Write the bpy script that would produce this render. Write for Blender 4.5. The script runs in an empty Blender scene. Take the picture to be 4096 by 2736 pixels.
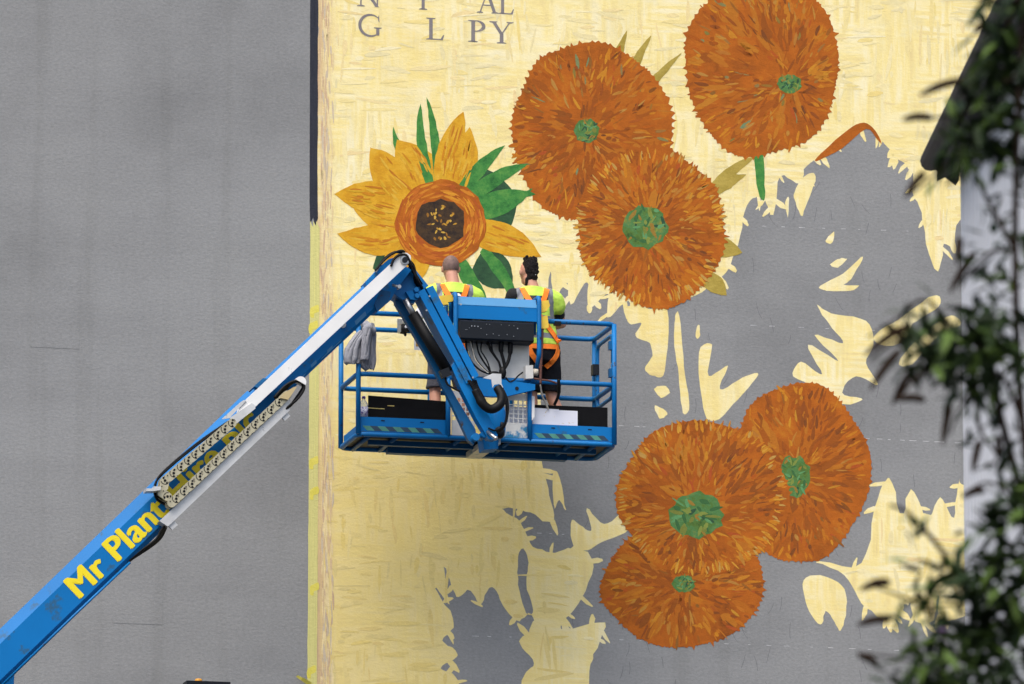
import bpy, bmesh, math, random
import numpy as np
from mathutils import Vector, Matrix, noise
from mathutils.geometry import tessellate_polygon
from mathutils.bvhtree import BVHTree

random.seed(7)
S = bpy.context.scene
COL = S.collection

# ------------------------------------------------------------------ camera
PSI, THE, FPX, DIST = math.radians(13.4), math.radians(11.0), 32000.0, 74.0
TGT = Vector((0.0, -1.5, 16.0))
DV = Vector((math.sin(PSI) * math.cos(THE), math.cos(PSI) * math.cos(THE), math.sin(THE)))
RV = Vector((math.cos(PSI), -math.sin(PSI), 0.0))
UV = RV.cross(DV)
CAM = TGT - DV * DIST
cd = bpy.data.cameras.new("camera")
cam = bpy.data.objects.new("camera", cd)
COL.objects.link(cam)
m = Matrix((RV, UV, -DV)).transposed().to_4x4()
m.translation = CAM
cam.matrix_world = m
cd.sensor_width = 36.0
cd.lens = FPX / 4096.0 * 36.0
cd.clip_start, cd.clip_end = 0.5, 1500.0
cd.dof.use_dof = True
cd.dof.focus_distance = DIST
cd.dof.aperture_fstop = 7.2
S.camera = cam

# ------------------------------------------------------------------ sky, sun, exposure
SUN_EL, SUN_AZ = math.radians(58), math.radians(215)     # azimuth clockwise from +Y
w = bpy.data.worlds.new("World")
S.world = w
w.use_nodes = True
nt = w.node_tree
bg = nt.nodes["Background"]
sky = nt.nodes.new("ShaderNodeTexSky")
sky.sky_type = 'NISHITA'
sky.sun_disc = False
sky.sun_elevation = SUN_EL
sky.sun_rotation = SUN_AZ
sky.air_density = 1.0
sky.dust_density = 4.0
sky.ozone_density = 0.6
nt.links.new(sky.outputs[0], bg.inputs[0])
bg.inputs[1].default_value = 0.115
sl = bpy.data.lights.new("sun", 'SUN')
sl.energy = 1.5
sl.angle = math.radians(50)
sl.color = (1.0, 0.98, 0.95)
sun = bpy.data.objects.new("sun", sl)
COL.objects.link(sun)
sd = Vector((math.sin(SUN_AZ) * math.cos(SUN_EL), math.cos(SUN_AZ) * math.cos(SUN_EL), math.sin(SUN_EL)))
sun.rotation_euler = sd.to_track_quat('Z', 'Y').to_euler()
sun.location = (0, -20, 40)
vs = S.view_settings
vs.view_transform = 'Standard'
vs.look = 'None'
vs.exposure = 0.82
vs.gamma = 1.0
vs.use_curve_mapping = False
S.cycles.use_denoising = True
S.cycles.max_bounces = 6


# ------------------------------------------------------------------ helpers
def U(sx, sy, y):
    """photo pixel (4096 wide) -> point on the vertical plane at distance y from the wall"""
    r = DV * FPX + RV * (sx - 2048.0) + UV * (1368.0 - sy)
    return CAM + r * ((y - CAM.y) / r.y)


def Z1(x, y, d):
    return U(1300 + x / 1.6677, 960 + y / 1.6677, d)


def Z6(x, y, d):
    return U(500 + x / 2.1775, 1440 + y / 2.1775, d)


def MU(x, y, d=0.0):
    return U(x * 1.7452, y * 1.7452, d)


def lin(r, g, b):
    def f(c):
        c /= 255.0
        return c / 12.92 if c <= 0.04045 else ((c + 0.055) / 1.055) ** 2.4
    return (f(r), f(g), f(b), 1.0)


def material(name, rgb, rough=0.6, metal=0.0, var=0.0, vscale=6.0, bump=0.0, bscale=40.0, spec=0.5, dirt=None, dirt_amt=0.0, dscale=9.0, alpha=None):
    mt = bpy.data.materials.new(name)
    mt.use_nodes = True
    n = mt.node_tree
    p = n.nodes["Principled BSDF"]
    p.inputs["Roughness"].default_value = rough
    p.inputs["Metallic"].default_value = metal
    p.inputs["Specular IOR Level"].default_value = spec
    c = lin(*rgb)
    p.inputs["Base Color"].default_value = c
    tc = n.nodes.new("ShaderNodeTexCoord")
    col = None
    if var > 0:
        t = n.nodes.new("ShaderNodeTexNoise")
        t.inputs["Scale"].default_value = vscale
        t.inputs["Detail"].default_value = 5
        n.links.new(tc.outputs["Object"], t.inputs["Vector"])
        r = n.nodes.new("ShaderNodeValToRGB")
        r.color_ramp.elements[0].position = 0.3
        r.color_ramp.elements[1].position = 0.7
        r.color_ramp.elements[0].color = tuple(v * (1 - var) for v in c[:3]) + (1,)
        r.color_ramp.elements[1].color = tuple(min(1, v * (1 + var)) for v in c[:3]) + (1,)
        n.links.new(t.outputs[0], r.inputs[0])
        col = r.outputs[0]
    if dirt is not None:
        t = n.nodes.new("ShaderNodeTexNoise")
        t.inputs["Scale"].default_value = dscale
        t.inputs["Detail"].default_value = 8
        t.inputs["Roughness"].default_value = 0.7
        n.links.new(tc.outputs["Object"], t.inputs["Vector"])
        r = n.nodes.new("ShaderNodeValToRGB")
        r.color_ramp.elements[0].position = 1 - dirt_amt
        r.color_ramp.elements[1].position = min(1.0, 1 - dirt_amt + 0.06)
        n.links.new(t.outputs[0], r.inputs[0])
        mx = n.nodes.new("ShaderNodeMix")
        mx.data_type = 'RGBA'
        n.links.new(r.outputs[0], mx.inputs[0])
        if col is not None:
            n.links.new(col, mx.inputs[6])
        else:
            mx.inputs[6].default_value = c
        mx.inputs[7].default_value = lin(*dirt)
        col = mx.outputs[2]
    if col is not None:
        n.links.new(col, p.inputs["Base Color"])
    if bump > 0:
        add_bump(mt, bscale, bump)
    if alpha is not None:
        p.inputs["Transmission Weight"].default_value = 1 - alpha
    return mt


def add_bump(mt, scale, strength, dist=0.02):
    n = mt.node_tree
    p = n.nodes["Principled BSDF"]
    tc = n.nodes.new("ShaderNodeTexCoord")
    t = n.nodes.new("ShaderNodeTexNoise")
    t.inputs["Scale"].default_value = scale
    t.inputs["Detail"].default_value = 4
    t.inputs["Roughness"].default_value = 0.65
    b = n.nodes.new("ShaderNodeBump")
    b.inputs["Strength"].default_value = strength
    b.inputs["Distance"].default_value = dist
    n.links.new(tc.outputs["Object"], t.inputs["Vector"])
    n.links.new(t.outputs[0], b.inputs["Height"])
    n.links.new(b.outputs[0], p.inputs["Normal"])


class MB:
    """collects faces of one mesh"""

    def __init__(s):
        s.v, s.f, s.m, s.sm, s.c = [], [], [], [], []
        s.mi = 0
        s.smooth = False
        s.col = None

    def face(s, idx):
        s.f.append(tuple(idx))
        s.m.append(s.mi)
        s.sm.append(s.smooth)
        s.c.append(s.col)

    def add(s, pts):
        b = len(s.v)
        s.v.extend([tuple(p) for p in pts])
        return b

    def quad(s, a, b, c, d):
        i = s.add([a, b, c, d])
        s.face((i, i + 1, i + 2, i + 3))
        return s

    def poly(s, pts):
        i = s.add(pts)
        s.face(range(i, i + len(pts)))
        return s

    def box(s, lo, hi, mat=None):
        x0, y0, z0 = lo
        x1, y1, z1 = hi
        p = [(x0, y0, z0), (x1, y0, z0), (x1, y1, z0), (x0, y1, z0), (x0, y0, z1), (x1, y0, z1), (x1, y1, z1), (x0, y1, z1)]
        if mat is not None:
            p = [mat @ Vector(q) for q in p]
        b = s.add(p)
        for q in ((0, 3, 2, 1), (4, 5, 6, 7), (0, 1, 5, 4), (1, 2, 6, 5), (2, 3, 7, 6), (3, 0, 4, 7)):
            s.face([b + k for k in q])
        return s

    def prism(s, front, depth):
        """front: list of 3D points (any winding) ; depth: Vector"""
        n = len(front)
        d = Vector(depth)
        a = s.add(front)
        b = s.add([Vector(p) + d for p in front])
        s.face(range(a, a + n))
        s.face(list(range(b, b + n))[::-1])
        for i in range(n):
            j = (i + 1) % n
            s.face((a + j, a + i, b + i, b + j))
        return s

    def tube(s, pts, rad, seg=8, caps=True, flat=1.0):
        pts = [Vector(p) for p in pts]
        n = len(pts)
        rads = rad if isinstance(rad, (list, tuple)) else [rad] * n
        rings = []
        prev = None
        for i in range(n):
            t = (pts[min(i + 1, n - 1)] - pts[max(i - 1, 0)])
            if t.length < 1e-9:
                t = Vector((0, 0, 1))
            t.normalize()
            if prev is None:
                a = Vector((0, 1, 0)) if abs(t.y) < 0.9 else Vector((1, 0, 0))
                nrm = t.cross(a).normalized()
            else:
                nrm = (prev - t * prev.dot(t))
                if nrm.length < 1e-6:
                    nrm = t.cross(Vector((0.3, 0.8, 0.1)))
                nrm.normalize()
            prev = nrm
            bn = t.cross(nrm)
            rings.append(s.add([pts[i] + nrm * (math.cos(2 * math.pi * k / seg) * rads[i]) + bn * (math.sin(2 * math.pi * k / seg) * rads[i] * flat) for k in range(seg)]))
        old = s.smooth
        s.smooth = True
        for i in range(n - 1):
            for k in range(seg):
                l = (k + 1) % seg
                s.face((rings[i] + k, rings[i] + l, rings[i + 1] + l, rings[i + 1] + k))
        s.smooth = False
        if caps:
            s.face([rings[0] + k for k in range(seg)][::-1])
            s.face([rings[-1] + k for k in range(seg)])
        s.smooth = old
        return s

    def loft(s, rings, seg=16):
        """rings: (center, rx, ry) horizontal ellipses, or (center, rx, ry, axis matrix)"""
        ids = []
        for r in rings:
            c = Vector(r[0])
            mt = r[3] if len(r) > 3 else None
            pts = []
            for k in range(seg):
                q = Vector((math.cos(2 * math.pi * k / seg) * r[1], math.sin(2 * math.pi * k / seg) * r[2], 0))
                pts.append(c + (mt @ q if mt else q))
            ids.append(s.add(pts))
        s.smooth = True
        for i in range(len(ids) - 1):
            for k in range(seg):
                l = (k + 1) % seg
                s.face((ids[i] + k, ids[i] + l, ids[i + 1] + l, ids[i + 1] + k))
        s.smooth = False
        s.face([ids[0] + k for k in range(seg)][::-1])
        s.face([ids[-1] + k for k in range(seg)])
        return s

    def ball(s, c, r, seg=12, rows=8):
        c = Vector(c)
        if not isinstance(r, (tuple, list)):
            r = (r, r, r)
        rings = []
        for i in range(1, rows):
            a = math.pi * i / rows
            rings.append((c + Vector((0, 0, -math.cos(a) * r[2])), math.sin(a) * r[0], math.sin(a) * r[1]))
        s.loft(rings, seg)
        return s

    def build(s, name, mats, parent=None, loc=None):
        me = bpy.data.meshes.new(name)
        me.from_pydata(s.v, [], s.f)
        if not isinstance(mats, (list, tuple)):
            mats = [mats]
        for k in mats:
            me.materials.append(k)
        me.polygons.foreach_set("material_index", s.m)
        me.polygons.foreach_set("use_smooth", s.sm)
        if any(c is not None for c in s.c):
            at = me.color_attributes.new("tint", 'FLOAT_COLOR', 'CORNER')
            buf = []
            for p, c in zip(me.polygons, s.c):
                buf.extend(list(c or (1, 1, 1, 1)) * p.loop_total)
            at.data.foreach_set("color", buf)
        me.update()
        o = bpy.data.objects.new(name, me)
        COL.objects.link(o)
        if parent is not None:
            o.parent = parent
        return o


def fix_normals(o):
    bm = bmesh.new()
    bm.from_mesh(o.data)
    bmesh.ops.recalc_face_normals(bm, faces=bm.faces)
    bm.to_mesh(o.data)
    bm.free()
    return o


def empty(name, loc, label=None, cat=None, group=None, parent=None):
    o = bpy.data.objects.new(name, None)
    COL.objects.link(o)
    o.location = loc
    o.empty_display_size = 0.1
    if parent is not None:
        o.parent = parent
    tag(o, label, cat, group)
    return o


def tag(o, label=None, cat=None, group=None, kind=None):
    if label:
        o["label"] = label
    if cat:
        o["category"] = cat
    if group:
        o["group"] = group
    if kind:
        o["kind"] = kind
    return o


def adopt(root, kids):
    """parent kids (built in world space) under a root that has a location"""
    bpy.context.view_layer.update()
    for k in kids:
        k.parent = root
        k.matrix_parent_inverse = root.matrix_world.inverted()


def fillet(pts, r, n=4):
    pts = [Vector(p) for p in pts]
    out = [pts[0]]
    for i in range(1, len(pts) - 1):
        a, b, c = pts[i - 1], pts[i], pts[i + 1]
        d1, d2 = (a - b), (c - b)
        rr = min(r, d1.length * 0.45, d2.length * 0.45)
        p, q = b + d1.normalized() * rr, b + d2.normalized() * rr
        for k in range(n + 1):
            t = k / n
            out.append(p * (1 - t) ** 2 + b * (2 * t * (1 - t)) + q * t * t)
    out.append(pts[-1])
    return out


def spline(pts, n=6, closed=False):
    pts = [Vector(p) for p in pts]
    out = []
    N = len(pts)
    rng = range(N) if closed else range(N - 1)
    for i in rng:
        if closed:
            p0, p1, p2, p3 = pts[i - 1], pts[i], pts[(i + 1) % N], pts[(i + 2) % N]
        else:
            p0, p1, p2, p3 = pts[max(i - 1, 0)], pts[i], pts[i + 1], pts[min(i + 2, N - 1)]
        for k in range(n):
            t = k / n
            out.append(0.5 * ((2 * p1) + (p2 - p0) * t + (2 * p0 - 5 * p1 + 4 * p2 - p3) * t * t + (3 * p1 - p0 - 3 * p2 + p3) * t ** 3))
    if not closed:
        out.append(pts[-1])
    return out


def text_mesh(txt, bold=0.0, space=1.0):
    cu = bpy.data.curves.new("txt", 'FONT')
    cu.body = txt
    cu.offset = bold
    cu.space_character = space
    cu.resolution_u = 3
    ob = bpy.data.objects.new("txt", cu)
    COL.objects.link(ob)
    dg = bpy.context.evaluated_depsgraph_get()
    me = bpy.data.meshes.new_from_object(ob.evaluated_get(dg))
    bpy.data.objects.remove(ob)
    bpy.data.curves.remove(cu)
    return me


def remesh(o, voxel, smooth=4):
    md = o.modifiers.new("r", 'REMESH')
    md.mode = 'VOXEL'
    md.voxel_size = voxel
    md.use_smooth_shade = True
    if smooth:
        ms = o.modifiers.new("s", 'SMOOTH')
        ms.iterations = smooth
        ms.factor = 0.5
    dg = bpy.context.evaluated_depsgraph_get()
    me = bpy.data.meshes.new_from_object(o.evaluated_get(dg))
    mats = list(o.data.materials)
    o.modifiers.clear()
    old = o.data
    o.data = me
    bpy.data.meshes.remove(old)
    me.materials.clear()
    for k in mats:
        me.materials.append(k)
    me.polygons.foreach_set("use_smooth", [True] * len(me.polygons))
    return o


def wrinkle(o, fn):
    """push every vertex along its normal by fn(co)"""
    me = o.data
    nv = len(me.vertices)
    co, no = np.empty(nv * 3, 'f'), np.empty(nv * 3, 'f')
    me.vertices.foreach_get("co", co)
    me.vertex_normals.foreach_get("vector", no)
    co, no = co.reshape(-1, 3), no.reshape(-1, 3)
    k = np.array([fn(Vector(c)) for c in co], 'f')
    co = co + no * k[:, None]
    me.vertices.foreach_set("co", co.ravel())
    me.update()


# ------------------------------------------------------------------ shared materials
M = {}
M['asphalt'] = material("asphalt", (62, 62, 64), 0.9, var=0.25, vscale=3, bump=0.3, bscale=60)
M['blue'] = material("blue_paint", (0, 110, 178), 0.5, spec=0.2, var=0.10, vscale=1.3, dirt=(44, 92, 128), dirt_amt=0.42, dscale=3.5)
M['blue2'] = material("blue_paint_worn", (0, 106, 170), 0.5, spec=0.3, var=0.14, vscale=4, dirt=(56, 48, 46), dirt_amt=0.385, dscale=12)
M['bluedark'] = material("blue_paint_old", (0, 84, 134), 0.5, spec=0.3, var=0.2, vscale=4, dirt=(60, 48, 42), dirt_amt=0.36, dscale=9)
M['bluetop'] = material("blue_scuffs_and_sheen", (58, 130, 178), 0.45, var=0.08, vscale=3, dirt=(150, 180, 205), dirt_amt=0.4, dscale=5)  # paler blue: boom scuffs, and sky light painted onto the hood
M['white'] = material("white_paint", (226, 226, 224), 0.5, var=0.05, vscale=5, dirt=(150, 150, 148), dirt_amt=0.33, dscale=6)
M['alu'] = material("aluminium_sheet", (205, 205, 203), 0.42, metal=0.35, var=0.10, vscale=8, dirt=(150, 150, 150), dirt_amt=0.36, dscale=12)
M['alublue'] = material("aluminium_oversprayed", (206, 204, 198), 0.45, metal=0.25, var=0.10, vscale=8, dirt=(40, 124, 166), dirt_amt=0.46, dscale=3.2)
M['chain'] = material("chain_plate", (178, 172, 146), 0.5, metal=0.3, var=0.2, vscale=20, dirt=(96, 90, 76), dirt_amt=0.42, dscale=24)
M['black'] = material("black_rubber", (14, 14, 15), 0.55, spec=0.2, var=0.2, vscale=12)
M['blackbox'] = material("black_plastic", (22, 26, 32), 0.45, spec=0.25, var=0.12, vscale=5)
M['blackboard'] = material("black_board", (17, 17, 19), 0.75, spec=0.15, var=0.2, vscale=9)
M['steel'] = material("steel", (180, 180, 180), 0.35, metal=0.9)
M['grate'] = material("floor_grate", (36, 40, 46), 0.6, var=0.3, vscale=14, dirt=(80, 55, 42), dirt_amt=0.4)
M['yellowpaint'] = material("yellow_paint", (226, 190, 62), 0.5, var=0.12, vscale=14, dirt=(88, 140, 120), dirt_amt=0.38, dscale=14)
M['letteryellow'] = material("yellow_letters", (236, 214, 14), 0.5, var=0.03)
M['hivis'] = material("hi_vis_fabric", (192, 228, 84), 0.8, var=0.07, vscale=12, bump=0.35, bscale=30)
M['reflective'] = material("reflective_tape", (118, 120, 126), 0.5, var=0.06)
M['blackprint'] = material("black_print", (26, 26, 28), 0.7)
M['whiteprint'] = material("white_print", (232, 232, 230), 0.7)
M['orange'] = material("orange_webbing", (250, 128, 28), 0.75, var=0.08, vscale=30)
M['skin'] = material("skin", (196, 142, 118), 0.55, var=0.07, vscale=14)
M['stubble'] = material("shaved_hair", (118, 94, 86), 0.75, var=0.25, vscale=26, bump=0.3, bscale=220)
M['hair'] = material("dark_hair", (22, 18, 18), 0.6, spec=0.2, var=0.5, vscale=50, bump=1.0, bscale=90)
M['shortsgrey'] = material("grey_shorts", (72, 72, 80), 0.9, var=0.15, vscale=20, bump=0.6, bscale=18)
M['shortsblack'] = material("black_shorts", (27, 28, 33), 0.9, spec=0.15, var=0.2, vscale=20, bump=0.6, bscale=18, dirt=(140, 150, 160), dirt_amt=0.27, dscale=30)
M['tee'] = material("black_tee", (24, 25, 28), 0.9, var=0.2, vscale=14, bump=0.5, bscale=25)
M['sleeve'] = material("pale_sleeve", (206, 206, 210), 0.9, var=0.1, vscale=14, bump=0.5, bscale=25)
M['glove'] = material("black_glove", (18, 18, 20), 0.7, spec=0.2, var=0.3, vscale=40)
M['sweat'] = material("grey_jersey", (150, 151, 158), 0.95, var=0.08, vscale=10, bump=0.2, bscale=90, spec=0.1)
M['sweatdark'] = material("dark_lining", (58, 60, 68), 0.95, var=0.2, vscale=16)
M['paper'] = material("white_card", (226, 228, 238), 0.6, var=0.02)
M['cardstain'] = material("white_card_spattered", (224, 226, 236), 0.6, dirt=(196, 160, 60), dirt_amt=0.40, dscale=16)
M['purple'] = material("purple_plastic", (84, 50, 130), 0.4)
M['rope'] = material("brown_webbing", (92, 58, 50), 0.85, var=0.3, vscale=60)
M['ropepale'] = material("pale_rope", (196, 188, 172), 0.85, var=0.3, vscale=60)
M['amber'] = material("amber_plastic", (232, 160, 50), 0.35)
M['boot'] = material("brown_boot", (70, 54, 42), 0.7, var=0.2)

# ------------------------------------------------------------------ wall-type materials
def wall_nodes(mt, colour_socket=None):
    """rough painted render: fine relief shared by the bare wall and every coat of paint on it"""
    n = mt.node_tree
    p = n.nodes["Principled BSDF"]
    p.inputs["Roughness"].default_value = 0.85
    p.inputs["Specular IOR Level"].default_value = 0.25
    tc = n.nodes.new("ShaderNodeTexCoord")
    t = n.nodes.new("ShaderNodeTexNoise")
    t.inputs["Scale"].default_value = 26
    t.inputs["Detail"].default_value = 5
    t.inputs["Roughness"].default_value = 0.7
    mp = n.nodes.new("ShaderNodeMapping")
    mp.inputs["Scale"].default_value = (0.95, 1.0, 1.45)
    b = n.nodes.new("ShaderNodeBump")
    b.inputs["Strength"].default_value = 0.3
    b.inputs["Distance"].default_value = 0.014
    n.links.new(tc.outputs["Object"], mp.inputs["Vector"])
    n.links.new(mp.outputs[0], t.inputs["Vector"])
    n.links.new(t.outputs[0], b.inputs["Height"])
    n.links.new(b.outputs[0], p.inputs["Normal"])
    return n, p, tc


def noise_node(n, vec, scale, detail=4, rough=0.6, mapping=None):
    t = n.nodes.new("ShaderNodeTexNoise")
    t.inputs["Scale"].default_value = scale
    t.inputs["Detail"].default_value = detail
    t.inputs["Roughness"].default_value = rough
    if mapping is not None:
        mp = n.nodes.new("ShaderNodeMapping")
        mp.inputs["Scale"].default_value = mapping
        n.links.new(vec, mp.inputs["Vector"])
        vec = mp.outputs[0]
    n.links.new(vec, t.inputs["Vector"])
    return t.outputs[0]


def ramp(n, fac, stops):
    r = n.nodes.new("ShaderNodeValToRGB")
    e = r.color_ramp.elements
    while len(e) < len(stops):
        e.new(0.5)
    for el, (pos, c) in zip(e, stops):
        el.position = pos
        el.color = c if len(c) == 4 else lin(*c)
    n.links.new(fac, r.inputs[0])
    return r.outputs[0]


def mixc(n, fac, a, b):
    mx = n.nodes.new("ShaderNodeMix")
    mx.data_type = 'RGBA'
    for s, k in ((fac, 0), (a, 6), (b, 7)):
        if isinstance(s, (float, int)):
            mx.inputs[k].default_value = s
        elif isinstance(s, tuple):
            mx.inputs[k].default_value = s if len(s) == 4 else lin(*s)
        else:
            n.links.new(s, mx.inputs[k])
    return mx.outputs[2]


def mathn(n, op, a, b=None):
    q = n.nodes.new("ShaderNodeMath")
    q.operation = op
    for s, k in ((a, 0), (b, 1)):
        if s is None:
            continue
        if isinstance(s, (float, int)):
            q.inputs[k].default_value = s
        else:
            n.links.new(s, q.inputs[k])
    return q.outputs[0]


mt = bpy.data.materials.new("grey_render")
mt.use_nodes = True
n, p, tc = wall_nodes(mt)
ob = tc.outputs["Object"]
c0 = ramp(n, noise_node(n, ob, 0.45, 6, 0.62), [(0.28, (130, 131, 131)), (0.5, (146, 147, 147)), (0.75, (154, 155, 154))])
c1 = ramp(n, noise_node(n, ob, 34, 3, 0.75, (0.9, 1, 1.4)), [(0.3, (0.82, 0.82, 0.82, 1)), (0.62, (1.0, 1.0, 1.0, 1))])
c2 = ramp(n, noise_node(n, ob, 1.0, 5, 0.6, (0.35, 1, 2.2)), [(0.28, (0.90, 0.90, 0.90, 1)), (0.62, (1.0, 1.0, 1.0, 1))])
mm = n.nodes.new("ShaderNodeMix"); mm.data_type = 'RGBA'; mm.blend_type = 'MULTIPLY'; mm.inputs[0].default_value = 1.0
n.links.new(c0, mm.inputs[6]); n.links.new(c1, mm.inputs[7])
mm2 = n.nodes.new("ShaderNodeMix"); mm2.data_type = 'RGBA'; mm2.blend_type = 'MULTIPLY'; mm2.inputs[0].default_value = 1.0
n.links.new(mm.outputs[2], mm2.inputs[6]); n.links.new(c2, mm2.inputs[7])
st = ramp(n, noise_node(n, ob, 1.0, 4, 0.6, (3.2, 1, 0.16)), [(0.30, (0.90, 0.90, 0.89, 1)), (0.46, (1, 1, 1, 1))])
mm3 = n.nodes.new("ShaderNodeMix"); mm3.data_type = 'RGBA'; mm3.blend_type = 'MULTIPLY'; mm3.inputs[0].default_value = 1.0
n.links.new(mm2.outputs[2], mm3.inputs[6]); n.links.new(st, mm3.inputs[7])
n.links.new(mm3.outputs[2], p.inputs["Base Color"])
M['wall'] = mt

# pale yellow brushed ground of the mural: short hatched strokes, some across, some upright
mt = bpy.data.materials.new("yellow_brushed_paint")
mt.use_nodes = True
n, p, tc = wall_nodes(mt)
ob = tc.outputs["Object"]
h = noise_node(n, ob, 1.0, 4, 0.6, (1.3, 1, 17))
v = noise_node(n, ob, 1.0, 4, 0.6, (17, 1, 1.3))
sel = ramp(n, noise_node(n, ob, 2.3, 2, 0.5), [(0.44, (0, 0, 0, 1)), (0.56, (1, 1, 1, 1))])
hv = mixc(n, sel, h, v)
h2 = noise_node(n, ob, 1.0, 5, 0.65, (0.9, 1, 8))
v2 = noise_node(n, ob, 1.0, 5, 0.65, (7, 1, 0.8))
big = ramp(n, noise_node(n, ob, 0.9, 3, 0.5), [(0.42, (0, 0, 0, 1)), (0.58, (1, 1, 1, 1))])
hv = mixc(n, big, hv, mixc(n, ramp(n, noise_node(n, ob, 1.3, 2, 0.5), [(0.46, (0, 0, 0, 1)), (0.54, (1, 1, 1, 1))]), v2, h2))
base = ramp(n, hv, [(0.24, (206, 186, 132)), (0.36, (230, 210, 148)), (0.46, (240, 222, 152)), (0.54, (243, 229, 174)), (0.63, (243, 233, 192)), (0.76, (234, 208, 112))])
g = ramp(n, noise_node(n, ob, 1.6, 5, 0.65, (2.0, 1, 1.2)), [(0.5, (0, 0, 0, 1)), (0.72, (0.5, 0.5, 0.5, 1))])
base = mixc(n, g, base, (218, 210, 172))
oc = ramp(n, noise_node(n, ob, 0.75, 5, 0.6), [(0.48, (0, 0, 0, 1)), (0.68, (0.4, 0.4, 0.4, 1))])
base = mixc(n, oc, base, (232, 206, 118))
sx = n.nodes.new("ShaderNodeSeparateXYZ")
n.links.new(ob, sx.inputs[0])
zf = n.nodes.new("ShaderNodeMapRange")          # more ochre mixed in low on the left
zf.inputs["From Min"].default_value = 16.4; zf.inputs["From Max"].default_value = 14.9
n.links.new(sx.outputs[2], zf.inputs["Value"])
xf = n.nodes.new("ShaderNodeMapRange")
xf.inputs["From Min"].default_value = 1.4; xf.inputs["From Max"].default_value = 0.3
n.links.new(sx.outputs[0], xf.inputs["Value"])
of = mathn(n, 'MULTIPLY', mathn(n, 'MULTIPLY', zf.outputs[0], xf.outputs[0]), mathn(n, 'ADD', mathn(n, 'MULTIPLY', hv, 1.1), 0.0))
base = mixc(n, of, base, (226, 202, 122))
ef = n.nodes.new("ShaderNodeMapRange")          # brownish wash along the taped edge
ef.inputs["From Min"].default_value = MU(772, 800).x; ef.inputs["From Max"].default_value = MU(728, 800).x
n.links.new(sx.outputs[0], ef.inputs["Value"])
eff = mathn(n, 'MULTIPLY', ef.outputs[0], ramp(n, noise_node(n, ob, 1.0, 4, 0.6, (9, 1, 0.9)), [(0.35, (0.1, 0.1, 0.1, 1)), (0.6, (0.95, 0.95, 0.95, 1))]))
base = mixc(n, eff, base, (200, 168, 136))
n.links.new(base, p.inputs["Base Color"])
M['ground_paint'] = mt

mt = bpy.data.materials.new("mural_strokes")
mt.use_nodes = True
n, p, tc = wall_nodes(mt)
at = n.nodes.new("ShaderNodeAttribute")
at.attribute_name = "tint"
f = noise_node(n, tc.outputs["Object"], 22, 4, 0.7)
fr = ramp(n, f, [(0.3, (0.9, 0.9, 0.9, 1)), (0.65, (1, 1, 1, 1))])
mm = n.nodes.new("ShaderNodeMix"); mm.data_type = 'RGBA'; mm.blend_type = 'MULTIPLY'; mm.inputs[0].default_value = 1.0
n.links.new(at.outputs["Color"], mm.inputs[6]); n.links.new(fr, mm.inputs[7])
n.links.new(mm.outputs[2], p.inputs["Base Color"])
M['tint'] = mt


def paint(name, stops, scale=5.0, mapping=None):
    mt = bpy.data.materials.new(name)
    mt.use_nodes = True
    n, p, tc = wall_nodes(mt)
    c = ramp(n, noise_node(n, tc.outputs["Object"], scale, 6, 0.7, mapping), stops)
    n.links.new(c, p.inputs["Base Color"])
    return mt


M['bloom'] = paint("orange_paint", [(0.30, (124, 66, 22)), (0.43, (160, 86, 24)), (0.56, (178, 96, 26)), (0.70, (190, 120, 32))], 2.6)
M['gold'] = paint("golden_paint", [(0.3, (188, 126, 26)), (0.5, (212, 158, 38)), (0.7, (222, 176, 60))], 5)
M['darkcore'] = paint("dark_core_paint", [(0.35, (44, 36, 34)), (0.6, (74, 56, 38))], 14)
M['green'] = paint("green_paint", [(0.3, (40, 96, 48)), (0.5, (66, 132, 62)), (0.7, (100, 152, 72))], 9)
M['coregreen'] = paint("core_green_paint", [(0.3, (56, 84, 42)), (0.43, (84, 116, 52)), (0.54, (78, 126, 74)), (0.68, (132, 134, 56))], 7)
M['darkgreen'] = paint("dark_green_paint", [(0.3, (36, 62, 46)), (0.6, (54, 90, 60))], 8)
M['olive'] = paint("olive_paint", [(0.3, (150, 130, 50)), (0.6, (180, 158, 76))], 6)
M['letter'] = paint("grey_letter_paint", [(0.3, (120, 116, 120)), (0.62, (136, 130, 128)), (0.8, (190, 180, 150))], 9)
M['blackfilm'] = paint("black_masking_film", [(0.3, (40, 42, 52)), (0.7, (54, 56, 66))], 4, (9, 1, 1))
M['tape'] = paint("masking_tape", [(0.3, (196, 192, 120)), (0.55, (212, 206, 134)), (0.75, (222, 214, 128))], 4, (22, 1, 0.4))
M['tapedeep'] = paint("masking_tape_doubled", [(0.3, (214, 202, 84)), (0.7, (226, 214, 104))], 8)
M['chalk'] = paint("chalk", [(0.35, (170, 170, 172)), (0.65, (222, 222, 222))], 9)

# ------------------------------------------------------------------ ground, building
gr = MB()
gr.quad((-300, -300, 0), (300, -300, 0), (300, 300, 0), (-300, 300, 0))
tag(gr.build("ground", M['asphalt']), kind="structure")

bld = empty("tall_building", (-4, 0, 0), "tall windowless building with plain grey rendered wall behind the blue lift", "building")
XL, XR, WT = -24.0, 14.0, 22.5
b = MB(); b.box((XL, 0, 0), (XR, 9.0, WT))
wall = b.build("rendered_wall", M['wall'])
b = MB(); b.box((XL - 0.1, -0.12, WT), (XR + 0.1, 9.1, WT + 0.12))
cop = b.build("coping", M['alu'])
kids = [wall, cop]
for (ax, ay, bx, by) in ((258, 1330, 372, 1432), (72, 622, 182, 800)):
    p0, p1 = MU(ax, ay), MU(bx, by)
    b = MB(); b.box((p0.x, -0.0022, p1.z), (p1.x, 0.02, p0.z))
    kids.append(b.build("render_patch", M['wall']))
adopt(bld, kids)


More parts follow.
